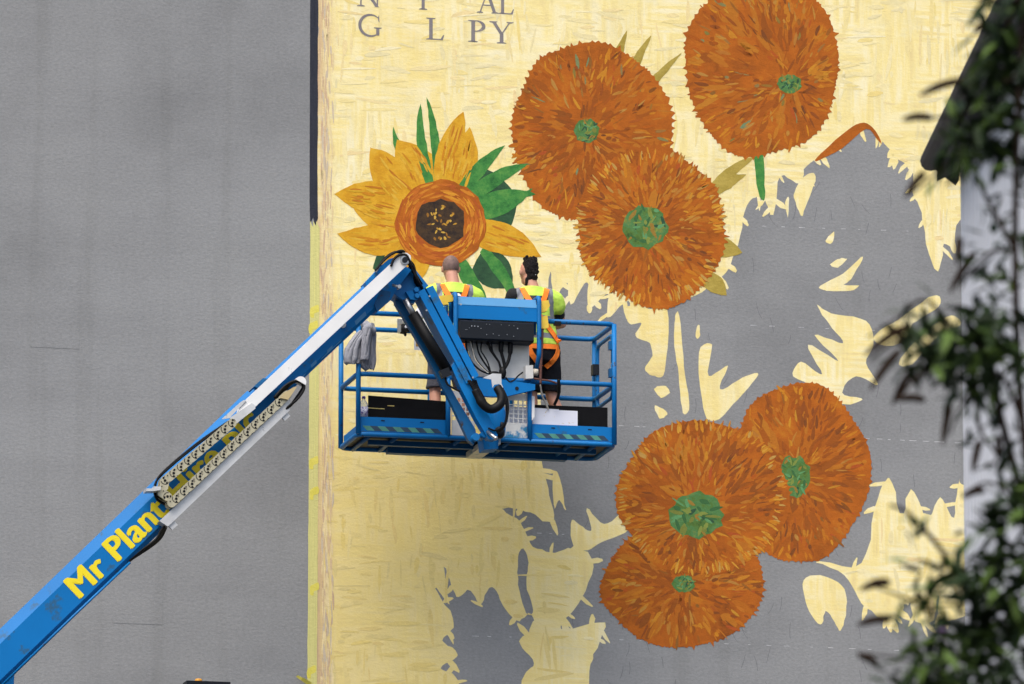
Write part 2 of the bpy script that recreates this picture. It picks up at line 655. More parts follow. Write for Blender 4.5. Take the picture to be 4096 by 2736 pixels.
# ------------------------------------------------------------------ mural (generic blooms, half painted)
def rough(pts, n=5, amp=3.0, fine=1.2, seed=0, closed=True):
    sp = spline([Vector((x, y, 0)) for x, y in pts], n, closed)
    out = []
    N = len(sp)
    for i, q in enumerate(sp):
        t = sp[(i + 1) % N] - sp[i - 1]
        nn = Vector((-t.y, t.x, 0))
        nn = nn.normalized() if nn.length > 1e-6 else nn
        k = noise.noise(Vector((q.x * 0.06, q.y * 0.06, seed * 7.3))) * amp + random.uniform(-fine, fine)
        q = q + nn * k
        out.append((q.x, q.y))
    return out


def sheet(name, loops, y, mat, parent):
    pl = [[Vector((q.x, q.z, 0)) for q in (MU(a, c, y) for a, c in lp)] for lp in loops]
    tris = tessellate_polygon(pl)
    flat = [q for lp in pl for q in lp]
    b = MB()
    b.add([(q.x, y, q.y) for q in flat])
    for t in tris:
        a, c, d = (flat[k] for k in t)
        up = (c.x - a.x) * (d.y - a.y) - (c.y - a.y) * (d.x - a.x)
        b.face(t if up > 0 else t[::-1])
    o = b.build(name, mat)
    KID.append(o)
    return o


def inside(x, y, lp):
    r = False
    j = len(lp) - 1
    for i in range(len(lp)):
        xi, yi = lp[i]
        xj, yj = lp[j]
        if (yi > y) != (yj > y) and x < (xj - xi) * (y - yi) / (yj - yi) + xi:
            r = not r
        j = i
    return r


class Levels:
    """thin, non-colliding coats: strokes that overlap never share a plane"""

    def __init__(s, n=60):
        s.n, s.d = n, {}

    def __call__(s, k, x, y, r):
        for t in range(s.n):
            lv = (k * 7 + t) % s.n
            if all((x - a) ** 2 + (y - c) ** 2 > (r + e) ** 2 for a, c, e in s.d.get(lv, ())):
                break
        s.d.setdefault(lv, []).append((x, y, r))
        return lv * 8e-6


def dab(b, x, y, ang, L, W, d, col, bend=0.0):
    """one brush stroke in mural pixels"""
    c, s = math.cos(ang), math.sin(ang)
    pr = [(-0.5, 0.3), (-0.25, 0.5), (0.15, 0.46), (0.5, 0.12), (0.46, -0.2), (0.1, -0.5), (-0.3, -0.42), (-0.5, -0.1)]
    P = []
    for u, v in pr:
        u *= L * random.uniform(0.9, 1.1)
        v = v * W * random.uniform(0.8, 1.15) + bend * (u / L) ** 2 * L
        P.append(MU(x + u * c - v * s, y + u * s + v * c, d))
    b.col = col
    b.poly(P[::-1] if True else P)


mural = empty("mural", MU(1450, 1600, -0.02), "half-finished flower mural on the grey wall, orange round blooms on pale yellow", "mural")
KID = []
A = [(1262, 622), (1268, 690), (1300, 650), (1308, 700), (1345, 645), (1350, 705), (1395, 672), (1392, 728), (1440, 690), (1452, 735), (1490, 705), (1540, 700), (1650, 640), (1690, 560),
     (1712, 470), (1745, 450), (1772, 492), (1790, 405), (1832, 420), (1850, 380), (1905, 340), (1950, 300), (1985, 290), (2020, 322), (2060, 365), (2092, 400), (2090, 440), (2106, 470), (2118, 520),
     (2128, 585), (2150, 622), (2165, 560), (2190, 580), (2200, 505), (2300, 500), (2330, 1080), (2215, 1112), (2198, 1100), (2186, 1186), (2155, 1140), (2125, 1192), (2088, 1120), (2065, 1186),
     (2040, 1095), (2012, 1140), (1975, 1290), (1870, 1284), (1935, 1318), (1975, 1382), (2030, 1422), (2062, 1412), (2082, 1372), (2098, 1424), (2140, 1420), (2152, 1362), (2166, 1424), (2330, 1420), (2330, 1900), (1345, 1900),
     (1350, 1568), (1362, 1500), (1386, 1428), (1300, 1442), (1290, 1428), (1335, 1370), (1360, 1285), (1312, 1255), (1262, 1266), (1215, 1244), (1192, 1196), (1150, 1166), (1205, 1170), (1252, 1196),
     (1272, 1190), (1256, 1120), (1243, 1060), (1240, 900), (1236, 760), (1250, 690)]
B = [(998, 1348), (1030, 1385), (1018, 1300), (1046, 1368), (1075, 1350), (1100, 1385), (1125, 1345), (1150, 1380), (1185, 1422), (1216, 1408), (1228, 1440), (1190, 1470), (1222, 1520), (1196, 1560),
     (1184, 1700), (1060, 1700), (1052, 1562), (1012, 1532), (1052, 1502), (1016, 1468), (1042, 1430)]
Cc = [(1188, 1275), (1200, 1256), (1211, 1290), (1207, 1340), (1222, 1398), (1206, 1404), (1188, 1340)]
hA, hB, hC = rough(A, 5, 4, 1.6, 1), rough(B, 6, 4, 1.6, 2), rough(Cc, 5, 2, 0.6, 3)
left = [(728 + 4 * noise.noise(Vector((0, yy * 0.02, 0))) + random.uniform(-1.2, 1.2) - 0.004 * yy, yy) for yy in range(-500, 1900, 12)]
outer = left + [(2420, 1900), (2420, -500)]
tag(sheet("ground_coat", [outer, hA, hB, hC], -0.0004, M['ground_paint'], mural), "pale yellow brushed coat with ragged unpainted gaps")
ISL = [
    [(1440, 702), (1490, 708), (1530, 708), (1524, 850), (1500, 862), (1478, 845), (1495, 815), (1488, 786), (1456, 770), (1470, 740), (1442, 742)],
    [(1548, 725), (1558, 725), (1568, 840), (1580, 930), (1565, 946), (1556, 860), (1545, 780)],
    [(1602, 808), (1632, 790), (1624, 862), (1668, 838), (1650, 892), (1702, 866), (1738, 858), (1690, 915), (1640, 965), (1612, 935)],
    [(1872, 698), (1905, 718), (1985, 735), (2002, 790), (1985, 832), (2012, 882), (1962, 862), (1930, 900), (1978, 916), (1920, 926), (1862, 884), (1818, 862), (1836, 830), (1884, 858), (1852, 790), (1922, 828), (1868, 768), (1932, 786), (1900, 742)],
    [(1500, 892), (1522, 884), (1535, 900), (1515, 912)], [(1502, 930), (1530, 946), (1512, 960)],
    [(1842, 1330), (1890, 1320), (1935, 1350), (1940, 1400), (1926, 1446), (1910, 1420), (1892, 1400), (1880, 1432), (1850, 1390)],
    [(1876, 660), (1932, 628), (1978, 588), (1950, 640), (1934, 652), (1968, 655), (1940, 668)], [(1902, 606), (1925, 592), (1942, 594), (1920, 612)], [(1892, 552), (1912, 530), (1906, 556)],
    [(1266, 1092), (1280, 1086), (1297, 1168), (1282, 1146), (1271, 1166)],
    [(1310, 1192), (1330, 1204), (1356, 1216), (1346, 1166), (1384, 1202), (1424, 1178), (1440, 1215), (1380, 1242), (1340, 1262), (1314, 1250)],
    [(2002, 772), (2060, 732), (2140, 676), (2152, 702), (2092, 742), (2072, 782), (2030, 792)], [(2060, 830), (2110, 770), (2180, 722), (2200, 745), (2150, 770), (2090, 835)],
    [(1596, 750), (1603, 746), (1604, 770), (1596, 774)],
    [(1820, 440), (1850, 400), (1870, 405), (1848, 470), (1838, 495), (1826, 470)], [(1800, 470), (1808, 450), (1806, 500)],
]
ISLR = []
for k, lp in enumerate(ISL):
    r = rough(lp, 5, 2.0, 0.9, 10 + k)
    ISLR.append(r)
    sheet("yellow_patch", [r], -0.0005, M['ground_paint'], mural)

# dry brush ends reaching from the yellow into the bare grey
b = MB()
rf = random.Random(44)
LVF, LVS = Levels(50), Levels(100)
fk = 0
for lp, nn in ((hA, 100), (hB, 18)):
    cx0 = sum(q[0] for q in lp) / len(lp)
    for _ in range(nn):
        i = rf.randrange(len(lp))
        (x, y), (xn, yn) = lp[i], lp[(i + 1) % len(lp)]
        if y > 1600 or x > 2240:
            continue
        a = math.atan2(yn - y, xn - x)
        best = None
        for sg in (1, -1):
            tx, ty = x - sg * math.sin(a) * 9, y + sg * math.cos(a) * 9
            if inside(tx, ty, lp) == (lp is hA or lp is hB):
                best = sg
        if best is None:
            continue
        dr = a + best * math.pi / 2
        pull = 1.2 + 1.3 * noise.noise(Vector((x * 0.008, y * 0.008, 5.5)))
        dr += 0.55 * math.sin(pull - dr) + rf.gauss(0, 0.1)
        L, W = rf.uniform(20, 50), rf.uniform(7, 15)
        random.seed(fk)
        dab(b, x + math.cos(dr) * L * 0.24, y + math.sin(dr) * L * 0.24, dr, L, W, -0.0006 - LVF(fk, x, y, L * 0.75), None, rf.uniform(-0.25, 0.25))
        fk += 1
KID.append(tag(b.build("brush_fringe", M['ground_paint']), kind="stuff"))
random.seed(91)

# brush strokes over the yellow coat
b = MB()
k = 0
TONES = [(250, 242, 208), (236, 206, 150), (224, 214, 176), (246, 232, 178), (238, 214, 128), (236, 214, 140), (226, 214, 170), (236, 208, 116), (232, 206, 146), (248, 236, 190), (222, 212, 170)]
while k < 1300:
    x, y = random.uniform(745, 2260), random.uniform(-30, 1600)
    if inside(x, y, hA) or inside(x, y, hB) or inside(x, y, hC):
        continue
    hor = noise.noise(Vector((x * 0.012, y * 0.012, 3.3))) > 0
    ang = (0.03 if hor else math.pi / 2) + random.gauss(0, 0.12)
    L, W = random.choice((random.uniform(14, 40), random.uniform(30, 95))), random.uniform(3.0, 12)
    ex, ey = math.cos(ang) * L * 0.55, math.sin(ang) * L * 0.55
    if any(inside(x + sg * ex, y + sg * ey, q) for sg in (-1, 1) for q in (hA, hB, hC)) or x - abs(ex) < 742:
        continue
    tn = random.choice(TONES)
    if y > 1000 and x < 1300:
        tn = tuple(int(q * 0.6 + w_ * 0.4) for q, w_ in zip(tn, (222, 194, 110)))
    mxt = random.uniform(0.15, 0.6)
    c = lin(*[q * mxt + w_ * (1 - mxt) for q, w_ in zip(tn, (240, 224, 164) if not (y > 1000 and x < 1300) else (230, 208, 132))])
    dab(b, x, y, ang, L, W, -0.0011 - LVS(k, x, y, L * 0.5), c, random.uniform(-0.12, 0.12))
    k += 1
for yy in range(-30, 1600, 7):                      # wash strokes down the taped edge
    for q in range(2):
        c = lin(*random.choice([(216, 188, 148), (204, 174, 142), (228, 206, 156), (206, 190, 164), (238, 218, 164), (234, 214, 162)]))
        dab(b, random.uniform(737, 752 + 12 * q), yy, math.pi / 2 + random.gauss(0, 0.05), random.uniform(20, 60), random.uniform(2, 5), -0.0020 - ((yy // 7 * 2 + q) % 40) * 8e-6, c)
KID.append(tag(b.build("ground_strokes", M['tint']), kind="stuff"))

# blooms: plain shaggy discs with a painted core
PAL = [(174, 92, 26), (148, 78, 24), (188, 132, 42), (118, 68, 34), (172, 80, 38), (190, 118, 40), (132, 94, 44), (180, 144, 74), (158, 84, 30), (196, 146, 48), (126, 76, 30), (160, 86, 36)]


def bloom(cx, cy, rx, ry, core, cr, lay, seed, nd=460, teeth=80, tooth=6.5, accents=0, corecol='coregreen'):
    rnd = random.Random(seed)
    N = teeth * 4
    R = []
    for i in range(N):
        a = 2 * math.pi * i / N
        wob = 1 + 0.10 * noise.noise(Vector((math.cos(a) * 1.6, math.sin(a) * 1.6, seed)))
        th = (0.0, 0.45, 1.0, 0.4)[(i + int(3 * noise.noise(Vector((a * 5, seed, 0))))) % 4] * tooth * (0.5 + 0.9 * abs(noise.noise(Vector((a * 3, seed, 9))))) * 1.4 * rnd.choice((0.2, 0.6, 1.0, 1.5, 1.9)) * rnd.uniform(0.6, 1.2)
        R.append((cx + (rx * wob + th) * math.cos(a), cy + (ry * wob + th) * math.sin(a)))
    y0 = -0.0024 - 0.0013 * lay
    LVB, LVU = Levels(56), Levels(30)
    o = sheet("bloom", [R], y0, M['bloom'], mural)
    b = MB()
    for k in range(70):
        a, q = rnd.uniform(0, 2 * math.pi), math.sqrt(rnd.uniform(0.05, 1)) * 0.84
        x, y = cx + rx * q * math.cos(a), cy + ry * q * math.sin(a)
        random.seed(seed * 555 + k)
        t = rnd.choice([(128, 70, 26), (140, 76, 26), (190, 126, 38), (182, 108, 30), (118, 68, 30), (196, 138, 44)])
        mx = rnd.uniform(0.25, 0.6)
        L = rnd.uniform(34, 76)
        dab(b, x, y, math.atan2(y - core[1], x - core[0]) + rnd.gauss(0, 0.2), L, rnd.uniform(9, 24), y0 - 0.00006 - LVU(k, x, y, L * 0.5), lin(*[u * mx + w_ * (1 - mx) for u, w_ in zip(t, (172, 92, 26))]), rnd.uniform(-0.2, 0.2))
    k = 0
    while k < nd:
        a, q = rnd.uniform(0, 2 * math.pi), math.sqrt(rnd.uniform(0.02, 1)) * 0.97
        x, y = cx + rx * q * math.cos(a), cy + ry * q * math.sin(a)
        dx, dy = x - core[0], y - core[1]
        if math.hypot(dx / cr[0], dy / cr[1]) < 1.1:
            continue
        ang = math.atan2(dy, dx) + rnd.gauss(0, 0.25)
        t = rnd.choice(PAL)
        cl_ = noise.noise(Vector((x * 0.016, y * 0.016, seed * 3.1))) + rnd.gauss(0, 0.16)
        if cl_ > 0.22:
            t = rnd.choice([(204, 148, 44), (196, 132, 40), (186, 140, 62)])
        elif cl_ < -0.2:
            t = rnd.choice([(112, 66, 34), (128, 70, 34), (104, 62, 36)])
        if q < 0.5 and rnd.random() < 0.4:
            t = (136, 74, 28)
        if q > 0.8 and rnd.random() < 0.35:
            t = (206, 142, 38)
        if rnd.random() < accents:
            t = rnd.choice([(112, 140, 108), (122, 126, 66), (96, 150, 118)])
        random.seed(seed * 1000 + k)
        mx = rnd.uniform(0.25, 0.85)
        t = [u * mx + w_ * (1 - mx) for u, w_ in zip(t, (176, 90, 22))]
        L = rnd.uniform(9, 36)
        dab(b, x, y, ang, L, rnd.uniform(2.5, 9), y0 - 0.00032 - LVB(k, x, y, L * 0.55), lin(*t), rnd.uniform(-0.15, 0.15))
        k += 1
    if lay:                                           # paler rim where one head lies over another
        for k in range(130):
            a = rnd.uniform(0, 6.283)
            q = rnd.uniform(0.90, 1.0)
            x, y = cx + rx * q * math.cos(a), cy + ry * q * math.sin(a)
            random.seed(seed * 31 + k)
            L = rnd.uniform(12, 26)
            dab(b, x, y, a + rnd.gauss(0, 0.2), L, rnd.uniform(3, 7), y0 - 0.00032 - LVB(k, x, y, L * 0.55), lin(*rnd.choice([(206, 150, 52), (196, 132, 40), (188, 146, 74), (200, 120, 34)])), rnd.uniform(-0.1, 0.1))
    s = b.build("bloom_strokes", M['tint'])
    s["kind"] = "stuff"
    s.parent = o
    cl = [(core[0] + cr[0] * (1 + rnd.uniform(-0.12, 0.12)) * math.cos(i / 26 * 2 * math.pi), core[1] + cr[1] * (1 + rnd.uniform(-0.12, 0.12)) * math.sin(i / 26 * 2 * math.pi)) for i in range(26)]
    c = sheet("bloom_core", [cl], y0 - 0.00082, M[corecol], mural)
    bc = MB()
    for k in range(34):
        a, q = rnd.uniform(0, 6.283), math.sqrt(rnd.random()) * 0.92
        random.seed(seed * 77 + k)
        dab(bc, core[0] + cr[0] * q * math.cos(a), core[1] + cr[1] * q * math.sin(a), a + rnd.choice((0, 1.57)) + rnd.gauss(0, 0.3), cr[0] * rnd.uniform(0.2, 0.6), cr[0] * rnd.uniform(0.08, 0.2), y0 - 0.00088 - k * 8e-6, lin(*rnd.choice([(60, 104, 60), (128, 142, 66), (96, 150, 96), (150, 118, 50), (50, 84, 60), (120, 128, 58)])))
    sc2 = bc.build("core_dabs", M['tint']); sc2["kind"] = "stuff"; sc2.parent = o
    KID.remove(c)
    c.parent = o
    return o


bloom(1745, 152, 176, 206, (1810, 192), (27, 22), 0, 21, accents=0.05)
bloom(1350, 302, 184, 200, (1345, 300), (28, 29), 0, 22, accents=0.05)
bloom(1830, 1082, 158, 204, (1822, 1092), (36, 48), 0, 25, nd=400, tooth=4)
bloom(1568, 1338, 184, 142, (1566, 1338), (26, 20), 0, 26, nd=380, tooth=5)
bloom(1492, 520, 170, 176, (1480, 520), (50, 50), 1, 23)
bloom(1610, 1138, 190, 176, (1596, 1180), (62, 52), 1, 24, nd=460, tooth=4)


def petal(cx, cy, ang, r0, r1, wd, curve, name, mat, y):
    """one blunt leaf-shaped patch pointing out from a centre"""
    P = []
    for sg in (1, -1):
        for i in range(9):
            t = i / 8 if sg == 1 else 1 - i / 8
            r = r0 + (r1 - r0) * t
            hw = wd * (math.sin(math.pi * min(1, 0.18 + t * 0.82)) ** 0.8) * 0.5 + 1
            a = ang + curve * t * t
            P.append((cx + r * math.cos(a) - sg * hw * math.sin(a), cy + r * math.sin(a) + sg * hw * math.cos(a)))
    return sheet(name, [rough(P, 2, 2, 0.5, int(ang * 10))], y, M[mat], mural)


GX, GY = 1010, 512
rs = random.Random(5)
petal(GX + 30, GY - 20, -0.35, 60, 150, 150, 0.1, "green_petal", 'darkgreen', -0.00205)
petal(GX - 20, GY + 40, 2.6, 50, 150, 90, 0.1, "green_petal", 'darkgreen', -0.0021)
petal(GX + 40, GY + 60, 0.5, 50, 150, 80, 0.1, "green_petal", 'darkgreen', -0.00215)
for i, (a, r1, wd, cv) in enumerate(((-3.05, 225, 70, 0.22), (-2.75, 250, 86, -0.12), (-2.42, 235, 92, 0.1), (-2.15, 245, 24, 0.12), (-1.95, 215, 96, -0.1), (-1.84, 275, 22, 0.1), (-1.62, 288, 20, -0.06), (-1.45, 262, 62, 0.08), (-1.16, 230, 60, -0.12),
                                     (-0.98, 232, 30, 0.1), (-0.72, 240, 34, 0.12), (-0.46, 226, 32, 0.16), (-0.22, 222, 30, -0.14), (0.22, 240, 70, 0.1), (2.05, 190, 46, 0.1), (2.5, 200, 52, -0.16), (2.84, 236, 74, 0.2))):
    grn = i in (3, 5, 6, 9, 10, 11, 12)
    petal(GX, GY, a, 70, r1, wd, cv, "green_petal" if grn else "golden_petal", 'green' if grn else 'gold', -0.0024 - 0.00008 * i)
petal(GX + 20, GY + 30, 1.15, 60, 190, 34, -0.1, "green_petal", 'green', -0.0022)
petal(GX + 70, GY + 30, 0.85, 40, 190, 26, 0.15, "green_petal", 'green', -0.00225)
g0 = sheet("golden_bloom", [[(GX + (104 + rs.uniform(-3, 3)) * math.cos(i / 40 * 2 * math.pi), GY + (100 + rs.uniform(-3, 3)) * math.sin(i / 40 * 2 * math.pi)) for i in range(40)]], -0.0045, M['bloom'], mural)
b = MB()
for k in range(170):
    a, q = rs.uniform(0, 6.283), rs.uniform(0.58, 0.97)
    random.seed(k)
    dab(b, GX + 104 * q * math.cos(a), GY + 100 * q * math.sin(a), a + math.pi / 2 + rs.gauss(0, 0.1), rs.uniform(16, 40), rs.uniform(3, 7), -0.0046 - (k % 60) * 8e-6, lin(*rs.choice([(192, 106, 36), (214, 146, 44), (172, 86, 34), (204, 128, 40)])))
s_ = b.build("bloom_strokes", M['tint']); s_["kind"] = "stuff"; s_.parent = g0
c_ = sheet("bloom_core", [[(GX + (58 + rs.uniform(-5, 5)) * math.cos(i / 24 * 2 * math.pi), GY + (55 + rs.uniform(-5, 5)) * math.sin(i / 24 * 2 * math.pi)) for i in range(24)]], -0.0052, M['darkcore'], mural)
KID.remove(c_); c_.parent = g0
b = MB()
for k in range(34):
    a, q = rs.uniform(0, 6.283), math.sqrt(rs.random()) * 44
    dab(b, GX + q * math.cos(a), GY + q * math.sin(a), rs.uniform(0, 3), rs.uniform(5, 11), rs.uniform(3, 6), -0.0053 - k * 8e-6, lin(*rs.choice([(190, 142, 52), (150, 104, 40), (206, 164, 70)])))
s_ = b.build("core_dabs", M['tint']); s_["kind"] = "stuff"; s_.parent = g0
b = MB()                                              # dry strokes on the golden petals
for k in range(190):
    a0, r1, wd, cv = rs.choice(((-3.05, 225, 70, 0.22), (-2.75, 250, 86, -0.12), (-2.42, 235, 92, 0.1), (-1.95, 215, 96, -0.1), (-1.45, 262, 62, 0.08), (-1.16, 230, 60, -0.12), (0.22, 240, 70, 0.1), (2.5, 200, 52, -0.16), (2.84, 236, 74, 0.2)))
    q = rs.uniform(112, r1 - 40)
    t = (q - 70) / (r1 - 70)
    a = a0 + cv * t * t
    off = rs.uniform(-1, 1) * wd * 0.34 * math.sin(math.pi * min(1, 0.18 + t * 0.82))
    random.seed(k + 500)
    dab(b, GX + q * math.cos(a) - off * math.sin(a), GY + q * math.sin(a) + off * math.cos(a), a + 2 * cv * t + rs.gauss(0, 0.06), rs.uniform(16, 46), rs.uniform(2.5, 7), -0.0039 - (k % 60) * 8e-6, lin(*rs.choice([(200, 132, 32), (218, 172, 60), (206, 150, 40), (190, 118, 34), (214, 166, 46)])))
KID.append(tag(b.build("petal_strokes", M['tint']), kind="stuff"))

for io, (cx, cy, a, r1, wd) in enumerate(((1560, 560, 0.05, 140, 46), (1570, 480, -0.6, 160, 30), (1560, 600, 0.55, 130, 40), (1590, 470, -0.75, 175, 22), (1400, 300, -1.25, 235, 22), (1390, 300, -1.45, 232, 26), (1420, 300, -0.98, 225, 18))):
    petal(cx, cy, a, 60, r1, wd, 0.08, "olive_petal", 'olive', -0.0021 - io * 4e-5)
sheet("green_stalk", [rough([(1728, 352), (1748, 352), (1752, 410), (1752, 458), (1738, 440)], 4, 1.5, 0.6, 9)], -0.00205, M['green'], mural)
sheet("orange_edge", [rough([(1872, 362), (1930, 308), (1972, 282), (2000, 292), (2022, 330), (2010, 318), (1985, 296), (1930, 340), (1880, 366)], 4, 1.0, 0.5, 8)], -0.00205, M['bloom'], mural)

# chalk setting-out marks on the bare grey
b = MB()
for (ax, ay, bx, by, nn) in ((1725, 518, 2200, 534, 10), (1700, 745, 2195, 766, 9), (1980, 1005, 2205, 1016, 9), (1225, 1222, 1310, 1226, 3), (1070, 1458, 1240, 1462, 4), (1400, 1466, 2080, 1492, 14), (1410, 975, 1500, 980, 3)):
    for i in range(nn):
        t = (i + random.uniform(0.1, 0.5)) / nn
        x, y = ax + (bx - ax) * t, ay + (by - ay) * t
        q = [MU(x, y, -0.0003), MU(x + random.uniform(4, 16), y + 0.4, -0.0003)]
        b.quad(q[0], q[1], q[1] + Vector((0, 0, 0.0045)), q[0] + Vector((0, 0, 0.0045)))
KID.append(tag(b.build("chalk_marks", M['chalk']), kind="stuff"))

# hairline cracks / pencil lines on the grey
b = MB()
for k in range(150):
    x, y = random.uniform(1260, 2200), random.uniform(380, 1568)
    if not inside(x, y, hA):
        continue
    a, cu = random.uniform(1.1, 2.0), random.uniform(-0.5, 0.5)
    P = [Vector((x, y))]
    for i in range(5):
        a += cu * 0.3
        P.append(P[-1] + Vector((math.cos(a), math.sin(a))) * random.uniform(3, 9))
    for q0, q1 in zip(P, P[1:]):
        u0, u1 = MU(q0.x, q0.y, -0.0002), MU(q1.x, q1.y, -0.0002)
        b.quad(u0, u0 + Vector((0.004, 0, 0)), u1 + Vector((0.004, 0, 0)), u1)
M['pencil'] = paint("pencil_line", [(0.3, (92, 92, 98)), (0.7, (110, 110, 114))], 9)
KID.append(tag(b.build("pencil_marks", M['pencil']), kind="stuff"))


# serif capitals, drawn from strokes in a unit box
def glyph(ch):
    T, t = 0.15, 0.05
    q = []

    def bar(x0, x1, y0=0.0, y1=1.0):
        q.append([(x0, y0), (x1, y0), (x1, y1), (x0, y1)])

    def serif(xc, hw, y, up=1):
        q.append([(xc - hw, y), (xc + hw, y), (xc + hw * 0.9, y + 0.035 * up), (xc + hw * 0.4, y + 0.06 * up), (xc - hw * 0.4, y + 0.06 * up), (xc - hw * 0.9, y + 0.035 * up)])

    def slant(x0, y0, x1, y1, wd):
        q.append([(x0 - wd / 2, y0), (x0 + wd / 2, y0), (x1 + wd / 2, y1), (x1 - wd / 2, y1)])

    def arc(cx, cy, rx, ry, a0, a1, w0, w1, nn=14):
        for i in range(nn):
            u, v = i / nn, (i + 1) / nn
            e = []
            for s_, k_ in ((u, 0), (v, 1)):
                a = math.radians(a0 + (a1 - a0) * s_)
                wd = w0 + (w1 - w0) * math.sin(math.pi * s_)
                e.append(((cx + rx * math.cos(a), cy + ry * math.sin(a)), (cx + (rx - wd) * math.cos(a), cy + (ry - wd) * math.sin(a))))
            q.append([e[0][0], e[1][0], e[1][1], e[0][1]])
    if ch == 'L':
        bar(0.14, 0.14 + T); serif(0.21, 0.2, 0); serif(0.21, 0.2, 1, -1); bar(0.29, 0.66, 0, t)
        q.append([(0.60, 0), (0.72, 0), (0.78, 0.24), (0.74, 0.24)])
    elif ch == 'P':
        bar(0.14, 0.14 + T); serif(0.21, 0.2, 0); serif(0.21, 0.2, 1, -1); arc(0.36, 0.74, 0.34, 0.26, 90, -90, 0.045, 0.14); bar(0.29, 0.37, 0.955, 1.0); bar(0.29, 0.37, 0.48, 0.525)
    elif ch == 'Y':
        bar(0.40, 0.40 + T, 0, 0.46); serif(0.475, 0.2, 0); slant(0.475, 0.42, 0.14, 1, T); slant(0.475, 0.42, 0.82, 1, 0.06); serif(0.14, 0.17, 1, -1); serif(0.82, 0.15, 1, -1)
    elif ch == 'G':
        arc(0.52, 0.5, 0.50, 0.53, 45, 318, 0.04, 0.13, 22); bar(0.78, 0.78 + T * 0.9, 0.06, 0.42); serif(0.85, 0.17, 0.42, -1); q.append([(0.84, 0.86), (0.89, 0.66), (0.92, 0.66), (0.90, 1.0)])
    elif ch == 'N':
        bar(0.14, 0.20); serif(0.17, 0.17, 0); slant(0.86, 0.0, 0.2, 1, T); bar(0.84, 0.90); serif(0.87, 0.16, 1, -1); serif(0.1, 0.12, 1, -1)
    elif ch == 'T':
        bar(0.38, 0.38 + T); serif(0.455, 0.2, 0); bar(0.04, 0.87, 0.95, 1.0); q.append([(0.04, 1), (0.0, 0.76), (0.04, 0.76), (0.12, 1)]); q.append([(0.87, 1), (0.91, 0.76), (0.87, 0.76), (0.79, 1)])
    elif ch == 'A':
        slant(0.12, 0, 0.46, 1, 0.06); slant(0.80, 0, 0.46, 1, T); bar(0.24, 0.68, 0.34, 0.39); serif(0.12, 0.15, 0); serif(0.82, 0.18, 0)
    return q


def put_letter(ch, px, base_py, width_px, ref_px):
    p0 = MU(px, base_py, -0.0026)
    zb = MU(ref_px[0], ref_px[1], -0.0026).z
    wd = MU(px + width_px, base_py, -0.0026).x - p0.x
    b = MB()
    for i, pl in enumerate(glyph(ch)):
        d = -0.0026 - i * 8e-6
        pts = [(p0.x + x * wd, d, zb + y * 0.212) for x, y in pl]
        ar = sum(pts[j][0] * pts[(j + 1) % len(pts)][2] - pts[(j + 1) % len(pts)][0] * pts[j][2] for j in range(len(pts)))
        b.poly(pts if ar > 0 else pts[::-1])
    KID.append(b.build("painted_letter", M['letter']))


for ch, px, wd in (('G', 820, 54), ('L', 976, 54), ('P', 1072, 58), ('Y', 1123, 56)):
    put_letter(ch, px, 84, wd, (847, 83))
for ch, px, wd in (('N', 818, 54), ('T', 948, 48), ('A', 1094, 50), ('L', 1142, 46)):
    put_letter(ch, px, 16, wd, (845, 15))
adopt(mural, KID)

# masking along the mural's edge
KID = []
ft = empty("masking_film", MU(720, 500, -0.005), "dark plastic masking film strip along the upper mural edge", "masking film")
lx = [(711 - 0.0035 * yy, yy) for yy in range(-500, 500, 40)]
rx_ = [(729 + random.uniform(-1, 1) - 0.002 * yy, yy) for yy in range(500, -500, -40)]
o = sheet("film", [lx + [(711, 512), (718, 498), (722, 520), (729, 500)] + rx_], -0.0024, M['blackfilm'], None)
adopt(ft, KID)
KID = []
ft = empty("masking_tape", MU(720, 1560, -0.005), "yellowish masking tape strip along the lower mural edge", "masking tape")
for x0, x1, dy in ((711, 719, 0.0), (718.2, 726, 0.001), (725, 733, 0.002)):
    sheet("tape_strip", [[(x0 + random.uniform(-0.6, 0.6) - (yy - 500) * 0.0062, yy) for yy in range(506, 1900, 36)] + [(x1 + random.uniform(-0.6, 0.6) - (yy - 500) * 0.0062, yy) for yy in range(1890, 506, -36)]], -0.0030 - dy * 0.1, M['tape'], None)
for yy in (708, 745, 1055, 1125, 1345, 1535):
    x = 711 - (yy - 500) * 0.0062 + random.uniform(-2, 6)
    sheet("tape_patch", [rough([(x, yy), (x + 8, yy - 6), (x + 19, yy - 10), (x + 20, yy + 6), (x + 9, yy + 10), (x + 8, yy + 20), (x, yy + 18)], 2, 1, 0.5, yy)], -0.0036, M['tapedeep'], None)
for k, (ax, ay) in enumerate(((678, 1551), (690, 1556))):
    b = MB()
    p0, p1 = MU(ax, ay, -0.06 - k * 0.01), MU(708, 1572, -0.024)
    b.prism([p0, p0 + Vector((0.02, 0, 0.015)), p1 + Vector((0.03, 0, 0.03)), p1], (0, 0.002, 0))
    KID.append(b.build("loose_tape_end", M['tapedeep']))
adopt(ft, KID)

# ------------------------------------------------------------------ boom lift
YB = -2.29                                            # near face of the boom
PA, PB = U(0, 2633, YB), U(1000, 1668, YB)
AX = (PB - PA).normalized()
NX = Vector((-AX.z, 0, AX.x))


def boom_section(name, p0, p1, h, yf, yb, ct, cb, mat):
    a = (p1 - p0).normalized()
    nx = Vector((-a.z, 0, a.x))
    wd = yb - yf
    sec = [(-h + cb, 0), (h - ct, 0), (h, ct * 0.62), (h, wd - ct * 0.62), (h - ct, wd), (-h + cb, wd), (-h, wd - cb), (-h, cb)]
    b = MB()
    b.prism([p0 + nx * s + Vector((0, t, 0)) for s, t in sec], p1 - p0)
    return fix_normals(b.build(name, mat))


